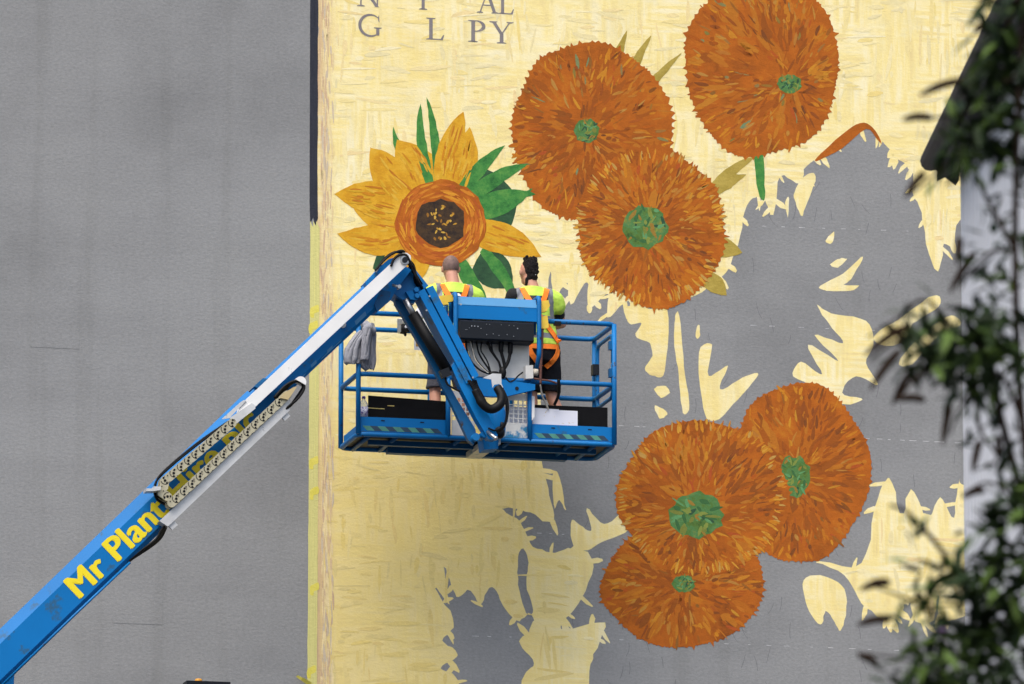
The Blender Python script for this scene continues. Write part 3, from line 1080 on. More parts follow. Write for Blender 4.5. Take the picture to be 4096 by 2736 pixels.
lift = empty("boom_lift", (-15.0, -2.15, 0), "blue telescopic boom lift with a long raised boom and a caged platform at the wall", "boom lift")
LK = []
s0 = (PA.z - 2.4) / AX.z
BASE0 = PA - AX * s0
p1 = U(1052, 2633 - 0.965 * 1052, YB)
base = boom_section("base_boom", BASE0, p1, 0.187, YB, YB + 0.30, 0.095, 0.045, M['blue'])
LK.append(base)
f0, f1 = U(960, 1432 + 0.942 * 264, YB + 0.03), U(1490, 1432 - 0.942 * 266, YB + 0.03)
fly = boom_section("fly_boom", f0, f1, 0.122, YB + 0.03, YB + 0.27, 0.04, 0.03, M['blue'])
LK.append(fly)
# worn strip along the fly boom's lower edge
b = MB()
fa = (f1 - f0).normalized(); fn = Vector((-fa.z, 0, fa.x))
for t0, t1, n0, n1 in ((0.30, 0.335, -0.085, -0.065), (0.48, 0.52, -0.10, -0.075), (0.60, 0.64, -0.098, -0.08), (0.82, 0.90, -0.095, -0.06), (0.36, 0.43, -0.105, -0.098), (0.55, 0.70, -0.105, -0.098)):
    q = [f0 + (f1 - f0) * t + fn * k + Vector((0, -0.003, 0)) for t, k in ((t0, n0), (t1, n0), (t1 + 0.01, n1), (t0 + 0.01, n1))]
    b.poly(q)
sc_ = b.build("scuffed_paint", M['bluetop'])
sc_["kind"] = "stuff"
adopt(fly, [sc_])
# collar at the mouth of the base boom
b = MB()
b.prism([U(1018, 1545, YB - 0.012), U(1052, 1512, YB - 0.012), U(1074, 1516, YB - 0.012), U(1070, 1534, YB - 0.012), U(1030, 1552, YB - 0.012)], (0, 0.32, 0))
b.prism([U(1104, 1572, YB - 0.012), U(1136, 1554, YB - 0.012), U(1150, 1572, YB - 0.012), U(1128, 1612, YB - 0.012), U(1106, 1640, YB - 0.012)], (0, 0.32, 0))
LK.append(b.build("boom_collar", M['bluedark']))
# lettering on the base boom
T0, T1 = U(322, 2392, YB - 0.004), U(1030, 1680, YB - 0.004)
ln = (T1 - T0).length
lts = []
for dx, dv in ((-0.013, 0.0), (0.0, 0.006), (0.013, 0.0), (0.0, -0.006), (-0.007, 0.004), (0.007, -0.004)):
    me = text_mesh("Mr Plant Hire plc", 0.0, 1.03)
    xs = [v.co.x for v in me.vertices]
    x0, x1 = min(xs), max(xs)
    cap = max(v.co.y for v in me.vertices)
    for v in me.vertices:
        u = (v.co.x - x0) / (x1 - x0) * ln + dx
        q = PA + AX * ((T0 - PA).dot(AX) + u) + NX * (-0.112 + v.co.y / cap * 0.214 + dv)
        v.co = (q.x, YB - 0.003 - 0.0004 * len(lts), q.z)
    lts.append(me)
bm = bmesh.new()
for me in lts:
    bm.from_mesh(me)
me = lts[0]
bm.to_mesh(me)
bm.free()
me.materials.clear()
me.materials.append(M['letteryellow'])
lt = bpy.data.objects.new("lettering", me)
COL.objects.link(lt)
tag(lt, "bold yellow hire company name along the boom")
adopt(base, [lt])
# slack wear plate along the bottom of the base boom
b = MB()
b.tube([U(10, 2738, YB - 0.01), U(300, 2458, YB - 0.01), U(520, 2250, YB - 0.01)], 0.012, 6)
LK.append(b.build("edge_conduit", M['blue2']))
b = MB()
b.prism([U(-60, 2790, YB + 0.05), U(35, 2690, YB + 0.05), U(72, 2672, YB + 0.05), U(58, 2700, YB + 0.05), U(54, 2760, YB + 0.05), U(30, 2860, YB + 0.05), U(-60, 2920, YB + 0.05)], (0, 0.12, 0))
LK.append(b.build("cylinder_bracket", M['blue']))

# upper white cable tray along the boom, up to the head pin
YT = YB - 0.13
b = MB()
up = [(941, 1702), (1627, 1062), (1644, 1044), (1643, 1022), (1628, 1011), (1610, 1012), (1598, 1022), (1400, 1206), (1150, 1442), (962, 1618)]
b.prism([U(x, y, YT) for x, y in up], (0, 0.11, 0))
LK.append(fix_normals(b.build("cable_tray", M['white'])))
b = MB()
b.prism([U(x, y, YT - 0.012) for x, y in ((918, 1672), (1006, 1612), (1018, 1618), (1022, 1634), (940, 1698))], (0, 0.012, 0))
b.prism([U(x, y, YT - 0.012) for x, y in ((886, 1677), (960, 1610), (975, 1600), (985, 1603), (918, 1672))], (0, 0.012, 0))
LK.append(fix_normals(b.build("tray_cover", M['alu'])))
b = MB()
for rr, mi, yy in ((0.042, 0, -0.016), (0.026, 1, -0.034)):
    c = U(1618, 1041, YT)
    b.mi = mi
    b.prism([c + Vector((math.cos(a) * rr, yy, math.sin(a) * rr)) for a in [i * math.pi / 10 for i in range(20)]], (0, -yy + 0.001, 0))
b.mi = 0
LK.append(fix_normals(b.build("head_pin", [M['steel'], M['blackbox']])))
# grommet on the fly boom
b = MB()
c = U(1370, 1300, YB + 0.03)
b.tube([c + Vector((0, -0.02, 0)), c + Vector((0, 0.01, 0))], 0.03, 12)
LK.append(b.build("boom_bolt", M['alu']))

# lower tray and drag chain
b = MB()
b.prism([U(x, y, YB - 0.15) for x, y in ((638, 2084), (672, 2106), (1160, 1640), (1160, 1600), (1148, 1606))], (0, 0.13, 0))
LK.append(fix_normals(b.build("chain_tray", M['alu'])))
for x, y in ((690, 2098), (1140, 1662), (922, 1830)):
    b = MB()
    c = U(x, y, YB - 0.13)
    b.box((-0.035, 0, -0.035), (0.035, 0.03, 0.035), Matrix.Translation(c) @ Matrix.Rotation(-math.radians(43), 4, 'Y'))
    LK.append(b.build("tray_bracket", M['alu']))
chain = empty("drag_chain", U(820, 1850, YB - 0.2))
pos = []
for i in range(15):
    t = i / 14
    pos.append((425 + (1390 - 425) * t, 1228 + (325 - 1228) * t, 43.0))
pos += [(346, 1175, -35.0), (342, 1078, 80.0)]
for i in range(9):
    t = i / 8
    pos.append((402 + (912 - 402) * t, 1005 + (568 - 1005) * t, 40.6))


def link_mesh():
    b = MB()
    L, R = 0.030, 0.040
    for y0, y1 in ((-0.012, 0.012), (0.09, 0.105)):
        pts = []
        for i in range(9):
            a = -math.pi / 2 + math.pi * i / 8
            pts.append(Vector((L + R * math.cos(a), y0, R * math.sin(a))))
        for i in range(9):
            a = math.pi / 2 + math.pi * i / 8
            pts.append(Vector((-L + R * math.cos(a), y0, R * math.sin(a))))
        b.mi = 0
        b.prism(pts, (0, y1 - y0, 0))
    b.mi = 1
    ring = []
    for (cx, cz, r, k) in ((0.028, 0.0, 0.013, 8), (0.049, 0.018, 0.010, 6), (0.010, -0.021, 0.010, 6), (-0.03, 0.02, 0.006, 6)):
        b.prism([Vector((cx + r * math.cos(j * 2 * math.pi / k), -0.0145, cz + r * math.sin(j * 2 * math.pi / k))) for j in range(k)], (0, 0.004, 0))
    for i in range(7):                                # engraved joint arc of the next plate
        a0, a1 = math.radians(110 + i * 20), math.radians(130 + i * 20)
        q = [Vector((0.03 + r * math.cos(a), -0.0135, r * math.sin(a))) for r, a in ((0.0400, a0), (0.0400, a1), (0.0335, a1), (0.0335, a0))]
        b.prism(q, (0, 0.002, 0))
    b.mi = 1
    b.box((-0.045, 0.012, 0.022), (0.012, 0.09, 0.032))
    b.box((-0.045, 0.012, -0.034), (0.012, 0.09, -0.026))
    return fix_normals(b.build("chain_link", [M['chain'], M['black']]))


l0 = link_mesh()
links = []
for i, (x, y, a) in enumerate(pos):
    o = l0 if i == 0 else l0.copy()
    if i:
        COL.objects.link(o)
    o.location = Z6(x, y, YB - 0.185 + 0.0016 * (i if i < 15 else 40 - i))
    o.rotation_euler = (0, -math.radians(a + 1.5), 0)
    links.append(o)
adopt(chain, links)
b = MB()
b.prism([Z6(x, y, YB - 0.20) for x, y in ((1352, 330), (1380, 290), (1470, 235), (1498, 232), (1440, 320), (1420, 345))], (0, 0.02, 0))
LK.append(b.build("chain_bracket", material("brass_plate", (200, 178, 130), 0.4, metal=0.4)))
b = MB()
b.prism([Z6(1530 + 50 * math.cos(a), 192 + 50 * math.sin(a), YB - 0.19) for a in [math.radians(-150 + 18 * i) for i in range(11)]], (0, 0.13, 0))
LK.append(b.build("hose_guide", M['white']))
for k in range(5):
    d = YB - 0.17 + 0.022 * k
    b = MB()
    b.tube(spline([Z6(1300 + 6 * k, 330 + 8 * k, d), Z6(1385 + 8 * k, 235, d), Z6(1470 + 6 * k, 185, d), Z6(1545, 200 + 5 * k, d), Z6(1560 - 4 * k, 250, d), Z6(1510 - 9 * k, 330 + 6 * k, d), Z6(1450 - 5 * k, 385 + 6 * k, d), Z6(1300, 520, d + 0.1)], 5), 0.012, 6)
    LK.append(b.build("hose", M['black']))
for k in range(5):
    d = YB - 0.10 + 0.02 * k
    b = MB()
    b.tube(spline([Z6(350 + 4 * k, 1440, d), Z6(310 + 4 * k, 1490 + 10 * k, d), Z6(270, 1560 + 8 * k, d), Z6(170 + 3 * k, 1640 + 4 * k, d), Z6(60, 1735, YB + 0.02), Z6(20, 1770, YB + 0.04)], 5), 0.0105, 6)
    LK.append(b.build("hose", M['black']))
for k in range(2):                                    # cable run behind the chain's upper strand
    b = MB()
    d = YB - 0.06
    b.tube(spline([Z6(900, 545 - 9 * k, d), Z6(620, 745 - 14 * k, d), Z6(330, 990 - 12 * k, d), Z6(258 + 5 * k, 1100, d), Z6(275 + 5 * k, 1210, d), Z6(370, 1270 - 8 * k, d)], 5), 0.010, 6)
    LK.append(b.build("hose", M['black']))
b = MB()
b.prism([Z6(x, y, YB - 0.2) for x, y in ((185, 1118), (240, 1120), (252, 1100), (312, 1102), (310, 1132), (258, 1140), (185, 1142))], (0, 0.14, 0))
LK.append(b.build("chain_guard", M['alu']))

# boom head and jib -------------------------------------------------------------
YJ = -2.16


def zp(name, pts, y, t, mat, parent=None, lst=None):
    b = MB()
    b.prism([Z1(x, yy, y) for x, yy in pts], (0, t, 0))
    o = fix_normals(b.build(name, mat))
    (LK if lst is None else lst).append(o)
    return o


zp("boom_head", [(272, 280), (380, 165), (425, 128), (455, 118), (480, 140), (545, 180), (575, 200), (470, 340), (440, 400), (360, 470), (300, 440)], YB + 0.05, 0.22, M['blue'])
zp("head_gusset", [(372, 330), (440, 345), (430, 395), (350, 480), (330, 430)], YB + 0.0, 0.03, M['bluedark'])
zp("knuckle", [(440, 300), (560, 175), (602, 195), (690, 305), (622, 350), (596, 425), (545, 418), (448, 350)], YJ, 0.24, M['blue2'])
zp("knuckle_plate", [(540, 345), (580, 335), (600, 360), (600, 320), (622, 330), (632, 380), (612, 402), (570, 395)], YJ - 0.05, 0.05, M['blue'])
zp("jib_link", [(466, 398), (510, 405), (548, 425), (610, 560), (880, 1060), (1004, 1262), (1012, 1325), (990, 1366), (957, 1335), (850, 1105), (660, 742), (470, 425)], YJ + 0.08, 0.07, M['bluedark'])
zp("jib_arm", [(620, 346), (664, 323), (982, 938), (944, 958)], YJ - 0.06, 0.24, M['blue'])
zp("jib_cover", [(674, 322), (720, 303), (1026, 903), (990, 930)], YJ - 0.07, 0.24, M['blue'])
zp("jib_arm_end", [(866, 800), (946, 955), (1003, 985), (1152, 1302), (1140, 1332), (1092, 1328), (1010, 1190), (905, 985), (845, 850)], YJ - 0.04, 0.12, M['blue'])
b = MB()
b.tube([Z1(585, 490, YJ - 0.01), Z1(820, 880, YJ - 0.01)], 0.052, 12)
LK.append(b.build("jib_cylinder", M['black']))
b = MB()
b.tube([Z1(535, 395, YJ - 0.01), Z1(600, 515, YJ - 0.01)], 0.03, 10)
LK.append(b.build("cylinder_rod", M['steel']))
b = MB()
for x, y, r in ((605, 335, 0.022), (610, 375, 0.022)):
    c = Z1(x, y, YJ - 0.05)
    b.tube([c + Vector((0, -0.035, 0)), c], r, 10)
LK.append(b.build("jib_pin", M['blue2']))
b = MB()
for x, y in ((696, 376), (985, 918), (676, 470), (905, 430)):
    c = Z1(x, y, YJ - 0.075)
    b.tube([c + Vector((0, -0.01, 0)), c], 0.009, 8)
LK.append(tag(b.build("cover_bolts", M['steel']), kind="stuff"))
b = MB()
b.tube([Z1(450, 300, YB - 0.02), Z1(500, 315, YB - 0.05)], 0.014, 8)
c = Z1(492, 314, YB - 0.05)
b.tube([c + Vector((0, -0.03, 0)), c + Vector((0, 0.03, 0))], 0.018, 8)
LK.append(b.build("grease_pin", M['steel']))
rh = random.Random(3)
for k in range(4):
    d = YB + 0.02 + 0.03 * k
    b = MB()
    b.tube(spline([Z1(335 + 7 * k, 205 - 8 * k, d), Z1(385 + 4 * k, 145 - 7 * k, d), Z1(440 + 6 * k, 98 - 5 * k, d), Z1(500, 72 + 4 * k, d), Z1(528, 78 + 8 * k, d), Z1(515, 95 + 5 * k, d)], 5), 0.011, 6)
    LK.append(b.build("hose", M['black']))
for k in range(3):
    d = YT - 0.015 + 0.035 * k
    b = MB()
    b.tube(spline([Z1(440 + 4 * k, 175 - 3 * k, d), Z1(458 + 6 * k, 130, d), Z1(495, 100 + 4 * k, d), Z1(540 + 4 * k, 100 + 3 * k, d), Z1(560, 130, d), Z1(585, 180, d)], 5), 0.012, 6)
    LK.append(b.build("hose", M['black']))
for k in range(9):
    d = YJ - 0.08 + 0.022 * (k % 5)
    o1, o2 = rh.uniform(-14, 14), rh.uniform(-22, 22)
    b = MB()
    b.tube(spline([Z1(545 + o1 * 0.6, 112 + abs(o1), d), Z1(575 + o1, 165, d), Z1(596 + o1 * 0.5, 215, d), Z1(618 + o2, 275, d), Z1(655 + o2, 335, d + 0.08), Z1(690 + o2, 400, d + 0.12)], 5), 0.0115, 6)
    LK.append(b.build("hose", M['black']))
b = MB()
for x, y in ((352, 192), (344, 204), (336, 216)):
    b.tube([Z1(x, y, YB + 0.03), Z1(x + 10, y - 16, YB + 0.03)], 0.012, 8)
LK.append(b.build("hose_fittings", M['steel']))
for k in range(5):                                    # short hoses down inside the jib
    b = MB()
    d = YJ - 0.07 + 0.02 * k
    b.tube(spline([Z1(955 + 12 * k, 935, d), Z1(985 + 9 * k, 985, d), Z1(1015 + 9 * k, 1040, d), Z1(1040 + 9 * k, 1090, d)], 4), 0.012, 6)
    LK.append(b.build("hose", M['black']))
b = MB()
b.tube(spline([Z1(1000, 1000, YJ - 0.12), Z1(1045, 1085, YJ - 0.13), Z1(1105, 1128, YJ - 0.13), Z1(1165, 1098, YJ - 0.12), Z1(1178, 1040, YJ - 0.1), Z1(1150, 985, YJ - 0.06)], 6), [0.036] * 5 + [0.042] * 26, 12)
LK.append(b.build("sleeved_hose", M['black']))
for k in range(4):
    b = MB()
    d = YJ - 0.06 + 0.03 * k
    b.tube(spline([Z1(1168 + 5 * k, 985, d), Z1(1200 + 5 * k, 1060, d), Z1(1212 + 3 * k, 1150, d), Z1(1195, 1230 + 6 * k, d), Z1(1140, 1270 + 4 * k, d), Z1(1090, 1255, d)], 5), 0.009, 6)
    LK.append(b.build("hose", M['black']))
b = MB()
b.tube(spline([Z1(800, 870, YJ - 0.05), Z1(810, 950, YJ - 0.06), Z1(850, 985, YJ - 0.07), Z1(900, 1010, YJ - 0.07)], 5), 0.01, 6)
LK.append(b.build("hose", M['black']))
b = MB()
b.box((-0.04, -0.03, -0.045), (0.05, 0.03, 0.03), Matrix.Translation(Z1(795, 885, YJ - 0.06)) @ Matrix.Rotation(-0.4, 4, 'Y'))
LK.append(b.build("valve_block", M['blackbox']))

# platform ----------------------------------------------------------------------
YN, YF = -1.50, -0.74
NL, NR = Z1(220, 1290, YN), Z1(1932, 1370, YN)
ZB = (NL.z + NR.z) / 2
xl, xr = NL.x, NR.x
ZM = (Z1(215, 885, YN).z + Z1(1932, 972, YN).z) / 2
ZT = (Z1(400, 482, YN).z + Z1(1930, 572, YN).z) / 2
X = lambda x: Z1(x, 1000, YN).x
plat = empty("platform", ((xl + xr) / 2, (YN + YF) / 2, ZB))
PK = []
RT = 0.0235


def tube(name, pts, r=RT, mat='blue2', fil=0.0, lst=None, seg=10):
    b = MB()
    b.tube(fillet(pts, fil) if fil else pts, r, seg)
    o = b.build(name, M[mat])
    (PK if lst is None else lst).append(o)
    return o


b = MB()
b.box((xl + 0.02, YN + 0.02, ZB + 0.012), (xr - 0.02, YF - 0.02, ZB + 0.03))
PK.append(b.build("floor", M['grate']))
mx = (xl + xr) / 2
for nm, zz in (("bottom_rail", ZB), ("mid_rail", ZM)):
    tube(nm, [(mx, YN, zz), (xl, YN, zz), (xl, YF, zz), (mx, YF, zz)], fil=0.09)
    tube(nm, [(mx, YN, zz), (xr, YN, zz), (xr, YF, zz), (mx, YF, zz)], fil=0.09)
tube("top_rail", [(X(560), YN, ZT), (xl, YN, ZT), (xl, YF, ZT), (mx, YF, ZT)], fil=0.09)
tube("top_rail", [(X(1385), YN, ZT), (xr, YN, ZT), (xr, YF, ZT), (mx, YF, ZT)], fil=0.09)
for px, py in ((xl, YN), (xr, YN), (xl, YF), (xr, YF)):
    tube("post", [(px + (0.002 if px < 0 else -0.002), py + (0.03 if py == YN else -0.03) * 0, ZB), (px + (0.002 if px < 0 else -0.002), py, ZT)])
for x in (822, 1366):
    tube("post", [(X(x), YN, ZB), (X(x), YN, ZM)])
for x in (X(822), X(1366)):
    tube("post", [(x, YF, ZB), (x, YF, ZT)])
# gate on the right-hand end
yg0, yg1 = YN + 0.07, YF - 0.10
xg = xr + 0.002
tube("gate_frame", [(xg, yg0, ZT - 0.35), (xg, yg0, ZT - 0.085), (xg, yg1, ZT - 0.085), (xg, yg1, ZM - 0.10), (xg, yg0, ZM - 0.10), (xg, yg0, ZT - 0.36)], r=0.019, fil=0.08)
tube("gate_handle", [(xg, yg1 + 0.01, ZT - 0.22), (xg + 0.01, yg1 + 0.10, ZT - 0.22), (xg + 0.01, yg1 + 0.10, ZT - 0.44), (xg, yg1 + 0.01, ZT - 0.44)], r=0.010, fil=0.03)
for zz in (ZT - 0.20, ZT - 0.46):
    b = MB()
    b.box((xr - 0.05, YN - 0.005, zz - 0.04), (xr - 0.018, YN + 0.05, zz + 0.04))
    PK.append(b.build("gate_hinge", M['bluedark']))
b = MB()
b.box((xg - 0.05, yg1 - 0.03, ZT - 0.36), (xg + 0.01, yg1 + 0.05, ZT - 0.26))
PK.append(b.build("gate_latch", M['blackbox']))
# toe boards with hazard stripes
zt0, zt1 = ZB + 0.028, ZB + 0.168


def toe(x0, x1, y, name="toe_board"):
    b = MB()
    b.box((x0, y, zt0), (x1, y + 0.006, zt1))
    o = b.build(name, M['blue'])
    PK.append(o)
    return o


M['stripeD'] = material("stripe_dark", (30, 62, 84), 0.55, var=0.2, vscale=12)
M['stripeG'] = material("stripe_green", (72, 138, 122), 0.55, var=0.2, vscale=8)
for x0, x1 in ((X(232), X(815)), (X(1378), X(1922))):
    t = toe(x0, x1, YN + 0.022)
    ss = []
    n_ = 10
    st = (x1 - x0 - 0.06) / (n_ + 0.8)
    for i in range(n_):
        b = MB()
        q = x0 + 0.03 + i * st
        z0, z1 = zt0 + 0.012, zt0 + 0.056
        b.prism([(q + 0.045, YN + 0.0195, z0), (q + 0.045 + st, YN + 0.0195, z0), (q + st, YN + 0.0195, z1), (q, YN + 0.0195, z1)], (0, 0.002, 0))
        ss.append(b.build("hazard_stripe", M['stripeD' if i % 2 else 'stripeG']))
    b = MB()
    for q in (0.27, 0.72):
        xx = x0 + (x1 - x0) * q
        b.box((xx - 0.018, YN + 0.019, zt1 - 0.035), (xx + 0.018, YN + 0.0215, zt1 - 0.026))
    ss.append(b.build("drain_slot", M['black']))
    PK.extend(ss)
toe(xl + 0.09, xr - 0.09, YF - 0.03)
for x in (xl + 0.02, xr - 0.028):
    b = MB()
    b.box((x, YN + 0.05, zt0), (x + 0.006, YF - 0.05, zt1 - 0.06))
    PK.append(b.build("toe_board", M['blue2']))
# under-floor members
for x in (300, 480, 900, 1230, 1640, 1800):
    tube("cross_member", [(X(x), YN + 0.02, ZB - 0.012), (X(x), YF - 0.02, ZB - 0.012)], r=0.02, mat='bluedark')
b = MB()
b.box((X(510), YF - 0.20, ZB - 0.06), (X(1710), YF - 0.10, ZB - 0.004))
PK.append(b.build("floor_beam", M['bluedark']))
b = MB()
b.box((X(330), YN + 0.24, ZB - 0.05), (X(1850), YN + 0.29, ZB - 0.004))
PK.append(b.build("floor_beam", M['bluedark']))
b = MB()
b.box((X(1030), YN - 0.25, ZB - 0.085), (X(1130), YF - 0.21, ZB - 0.03))
PK.append(b.build("mounting_beam", M['alublue']))
# control station hood, loop tubes and box
xa, xb = Z1(886, 480, -1.62).x, Z1(1414, 480, -1.62).x
z1_, z2_, z3_ = Z1(1150, 533, -1.62).z, Z1(1150, 443, -1.62).z, Z1(1150, 388, -1.575).z
b = MB()
b.mi = 0
b.prism([(xa, -1.62, z1_), (xa, -1.62, z2_), (xa, -1.575, z3_), (xa, -1.40, z3_ + 0.01), (xa, -1.40, z1_)], (xb - xa, 0, 0))
PK.append(fix_normals(b.build("control_hood", M['blue'])))
b = MB()
b.quad((xa + 0.002, -1.6225, z2_ + 0.002), (xb - 0.002, -1.6225, z2_ + 0.002), (xb - 0.002, -1.5778, z3_ - 0.002), (xa + 0.002, -1.5778, z3_ - 0.002))
PK.append(b.build("painted_hood_sheen", M['bluetop']))  # sky light on the hood's sloped top, put into the colour
for x in (xa - 0.02, xb + 0.02):
    zlow = ZM + 0.10
    tube("guard_tube", [(x, -1.42, z3_ - 0.30), (x, -1.42, z3_ + 0.02), (x, -1.62, z3_ + 0.02), (x, -1.62, zlow + 0.12), (x, -1.50, zlow)], fil=0.05, r=0.022)
tube("guard_tube", [(xa - 0.075, -1.46, z3_ - 0.02), (xa - 0.075, -1.46, ZM)], r=0.02)
za, zb_ = Z1(1140, 545, -1.64).z, Z1(1140, 672, -1.64).z
xc, xd = Z1(898, 600, -1.64).x, Z1(1390, 600, -1.64).x
b = MB()
b.prism([(xc, -1.66, zb_ + 0.012), (xc, -1.66, za - 0.01), (xc, -1.645, za), (xc, -1.46, za), (xc, -1.46, zb_), (xc, -1.64, zb_)], (xd - xc, 0, 0))
cb = fix_normals(b.build("control_box", M['blackbox']))
PK.append(cb)
b = MB()
for x, y, r in ((978, 574, .006), (998, 575, .006), (1020, 577, .006), (962, 586, .003), (938, 598, .003), (946, 598, .003), (1040, 590, .004), (1284, 591, .006), (1078, 562, .003), (1098, 563, .003), (1175, 566, .003), (1228, 570, .003), (1260, 573, .003), (1078, 632, .004), (1122, 627, .004), (1160, 637, .004), (1214, 632, .004), (1258, 643, .004)):
    c = Z1(x, y, -1.661)
    b.tube([c + Vector((0, -0.006, 0)), c + Vector((0, 0.004, 0))], r, 6)
PK.append(tag(b.build("panel_screws", M['steel']), kind="stuff"))
b = MB()
for x in (1165, 1285, 965):
    c = Z1(x, 540, -1.55)
    b.tube([c, c + Vector((0, 0, 0.035))], 0.022, 8)
for x in (1090, 1118, 1210, 1245):
    c = Z1(x, 540, -1.6)
    b.tube([c, c + Vector((0, 0, 0.03))], 0.004, 6)
PK.append(tag(b.build("joysticks", M['black']), kind="stuff"))
# aluminium back panel and cabling
zp("back_panel", [(930, 650), (1362, 668), (1362, 925), (1010, 912), (1000, 880)], -1.47, 0.012, M['alublue'], lst=PK)
for pts, r in ((((940, 672), (945, 730), (970, 800), (1030, 865), (1095, 893)), .009), (((978, 675), (985, 740), (1010, 800), (1060, 860), (1100, 890)), .009), (((1010, 678), (1022, 740), (1045, 790), (1085, 850), (1110, 895)), .009),
               (((1045, 680), (1040, 735), (1060, 770), (1085, 815), (1105, 880)), .007), (((1088, 682), (1100, 725), (1125, 765), (1160, 815), (1175, 870)), .011), (((1110, 684), (1118, 740), (1140, 780), (1170, 840)), .007), (((1075, 690), (1110, 720), (1120, 760)), .006)):
    tube("cable", spline([Z1(x, y, -1.56) for x, y in pts], 5), r=r, mat='black', seg=6)
tube("cable", spline([Z1(x, y, -1.57) for x, y in ((968, 675), (985, 735), (1005, 800), (1055, 860), (1100, 895))], 5), r=.006, mat='ropepale', seg=6)
for pts in (((1175, 680), (1175, 740), (1190, 800), (1200, 850)), ((1237, 682), (1235, 750), (1222, 810), (1195, 860))):
    b = MB()
    b.tube(spline([Z1(x, y, -1.57) for x, y in pts], 5), [0.024] * 6 + [0.016] * 10, 8)
    PK.append(b.build("thick_cable", M['black']))
b = MB()
b.ball(Z1(1185, 885, -1.58), (0.035, 0.035, 0.06))
b.ball(Z1(1130, 893, -1.58), (0.06, 0.03, 0.025))
PK.append(b.build("cable_gland", M['black']))
tube("cable", spline([Z1(x, y, -1.6) for x, y in ((1320, 882), (1290, 905), (1260, 935), (1230, 945), (1205, 915))], 5), r=.007, mat='black', seg=6)
zp("junction_box", [(1338, 838), (1388, 834), (1390, 922), (1338, 925)], -1.62, 0.08, M['alublue'], lst=PK)
b = MB()
c = Z1(1405, 882, -1.58)
b.tube([c + Vector((-0.03, 0, 0)), c + Vector((0.02, 0, 0))], 0.032, 10)
PK.append(b.build("socket", M['ropepale']))
zp("mount_bracket", [(1005, 922), (1100, 918), (1402, 962), (1402, 998), (1300, 1022), (1200, 1046), (1010, 1040)], -1.60, 0.06, M['blue'], lst=PK)
b = MB()
c = Z1(1280, 990, -1.601)
b.tube([c + Vector((0, -0.004, 0)), c], 0.018, 10)
PK.append(b.build("bracket_hole", M['blackbox']))
zp("hose_bracket", [(1052, 920), (1118, 890), (1176, 893), (1178, 960), (1190, 985), (1180, 1025), (1165, 960), (1130, 965), (1118, 985), (1110, 930)], -2.04, 0.012, M['alu'], lst=PK)
# perforated sheet panels low in the middle
for x0, x1 in ((845, 1000), (1195, 1352)):
    b = MB()
    y0, y1 = -1.475, -1.468
    P = lambda x, yy: (Z1(x, 1300, y0).x, Z1(1100, yy, y0).z)
    (ax, zt_), (bx, zl) = P(x0, 1015), P(x1, 1328)
    zg0, zg1 = P(x0, 1212)[1], P(x0, 1062)[1]
    b.box((ax, y0, zg1), (bx, y1, zt_))
    b.box((ax, y0, zl), (bx, y1, zg0))
    nx_ = 5
    st = (bx - ax) / nx_
    for i in range(nx_ + 1):
        xx = ax + i * st
        b.box((max(ax, xx - 0.006), y0, zg0 + 0.0), (min(bx, xx + 0.006), y1, zg1))
    for i in range(1, 5):
        zz = zg0 + (zg1 - zg0) * i / 5
        b.box((ax, y0 - 0.0005, zz - 0.005), (bx, y1 + 0.0005, zz + 0.005))
    PK.append(b.build("perforated_panel", M['alublue']))
zp("panel_edge", [(1380, 1038), (1398, 1045), (1398, 1180), (1380, 1205)], -1.52, 0.012, M['white'], lst=PK)
# rotator under the jib end
b = MB()
c = Z1(1140, 1205, -1.82)
b.loft([(c + Vector((0, 0, -0.15)), 0.075, 0.075), (c + Vector((0, 0, -0.08)), 0.09, 0.09), (c + Vector((0, 0, 0.08)), 0.09, 0.09), (c + Vector((0, 0, 0.14)), 0.07, 0.07)], 18)
b.box((c.x - 0.07, c.y, c.z - 0.12), (c.x + 0.07, YN - 0.024, c.z + 0.12))
PK.append(b.build("rotator", M['blue']))
zp("rotator_bracket", [(1048, 1300), (1156, 1300), (1156, 1392), (1062, 1398)], -1.92, 0.2, M['blue'], lst=PK)
b = MB()
c = Z1(1165, 1285, -2.0)
b.ball(c, (0.05, 0.05, 0.06))
b.tube([c + Vector((0.01, -0.03, 0.04)), c + Vector((0.02, -0.03, 0.09))], 0.018, 8)
PK.append(b.build("hydraulic_motor", M['blackbox']))
b = MB()
b.tube([Z1(1085, 1280, YJ - 0.05), Z1(1138, 1322, YJ - 0.16)], 0.016, 10)
b.ball(Z1(1138, 1322, YJ - 0.16), 0.021)
LK.append(b.build("pivot_pin", M['steel']))
b = MB()
for x, y in ((998, 1320), (1060, 1300)):
    c = Z1(x, y, YJ + 0.06)
    b.tube([c + Vector((0, -0.06, 0)), c + Vector((0, 0.14, 0))], 0.035, 12)
LK.append(b.build("pivot_boss", M['blue2']))
# yellow lanyard anchor brackets
zp("anchor_bracket", [(768, 372), (850, 363), (868, 382), (852, 408), (820, 415), (824, 430), (790, 432), (776, 415), (758, 398)], -1.56, 0.05, M['yellowpaint'], lst=PK)
zp("anchor_bracket", [(1434, 408), (1490, 400), (1502, 438), (1478, 474), (1440, 482)], -1.60, 0.05, M['yellowpaint'], lst=PK)
zp("anchor_bracket", [(1440, 512), (1484, 502), (1494, 582), (1470, 592), (1440, 588)], -1.60, 0.05, M['yellowpaint'], lst=PK)
zp("tape_wrap", [(1532, 540), (1576, 543), (1576, 568), (1532, 565)], YN - 0.027, 0.054, M['black'], lst=PK)
adopt(plat, PK)
LK += [chain, plat]

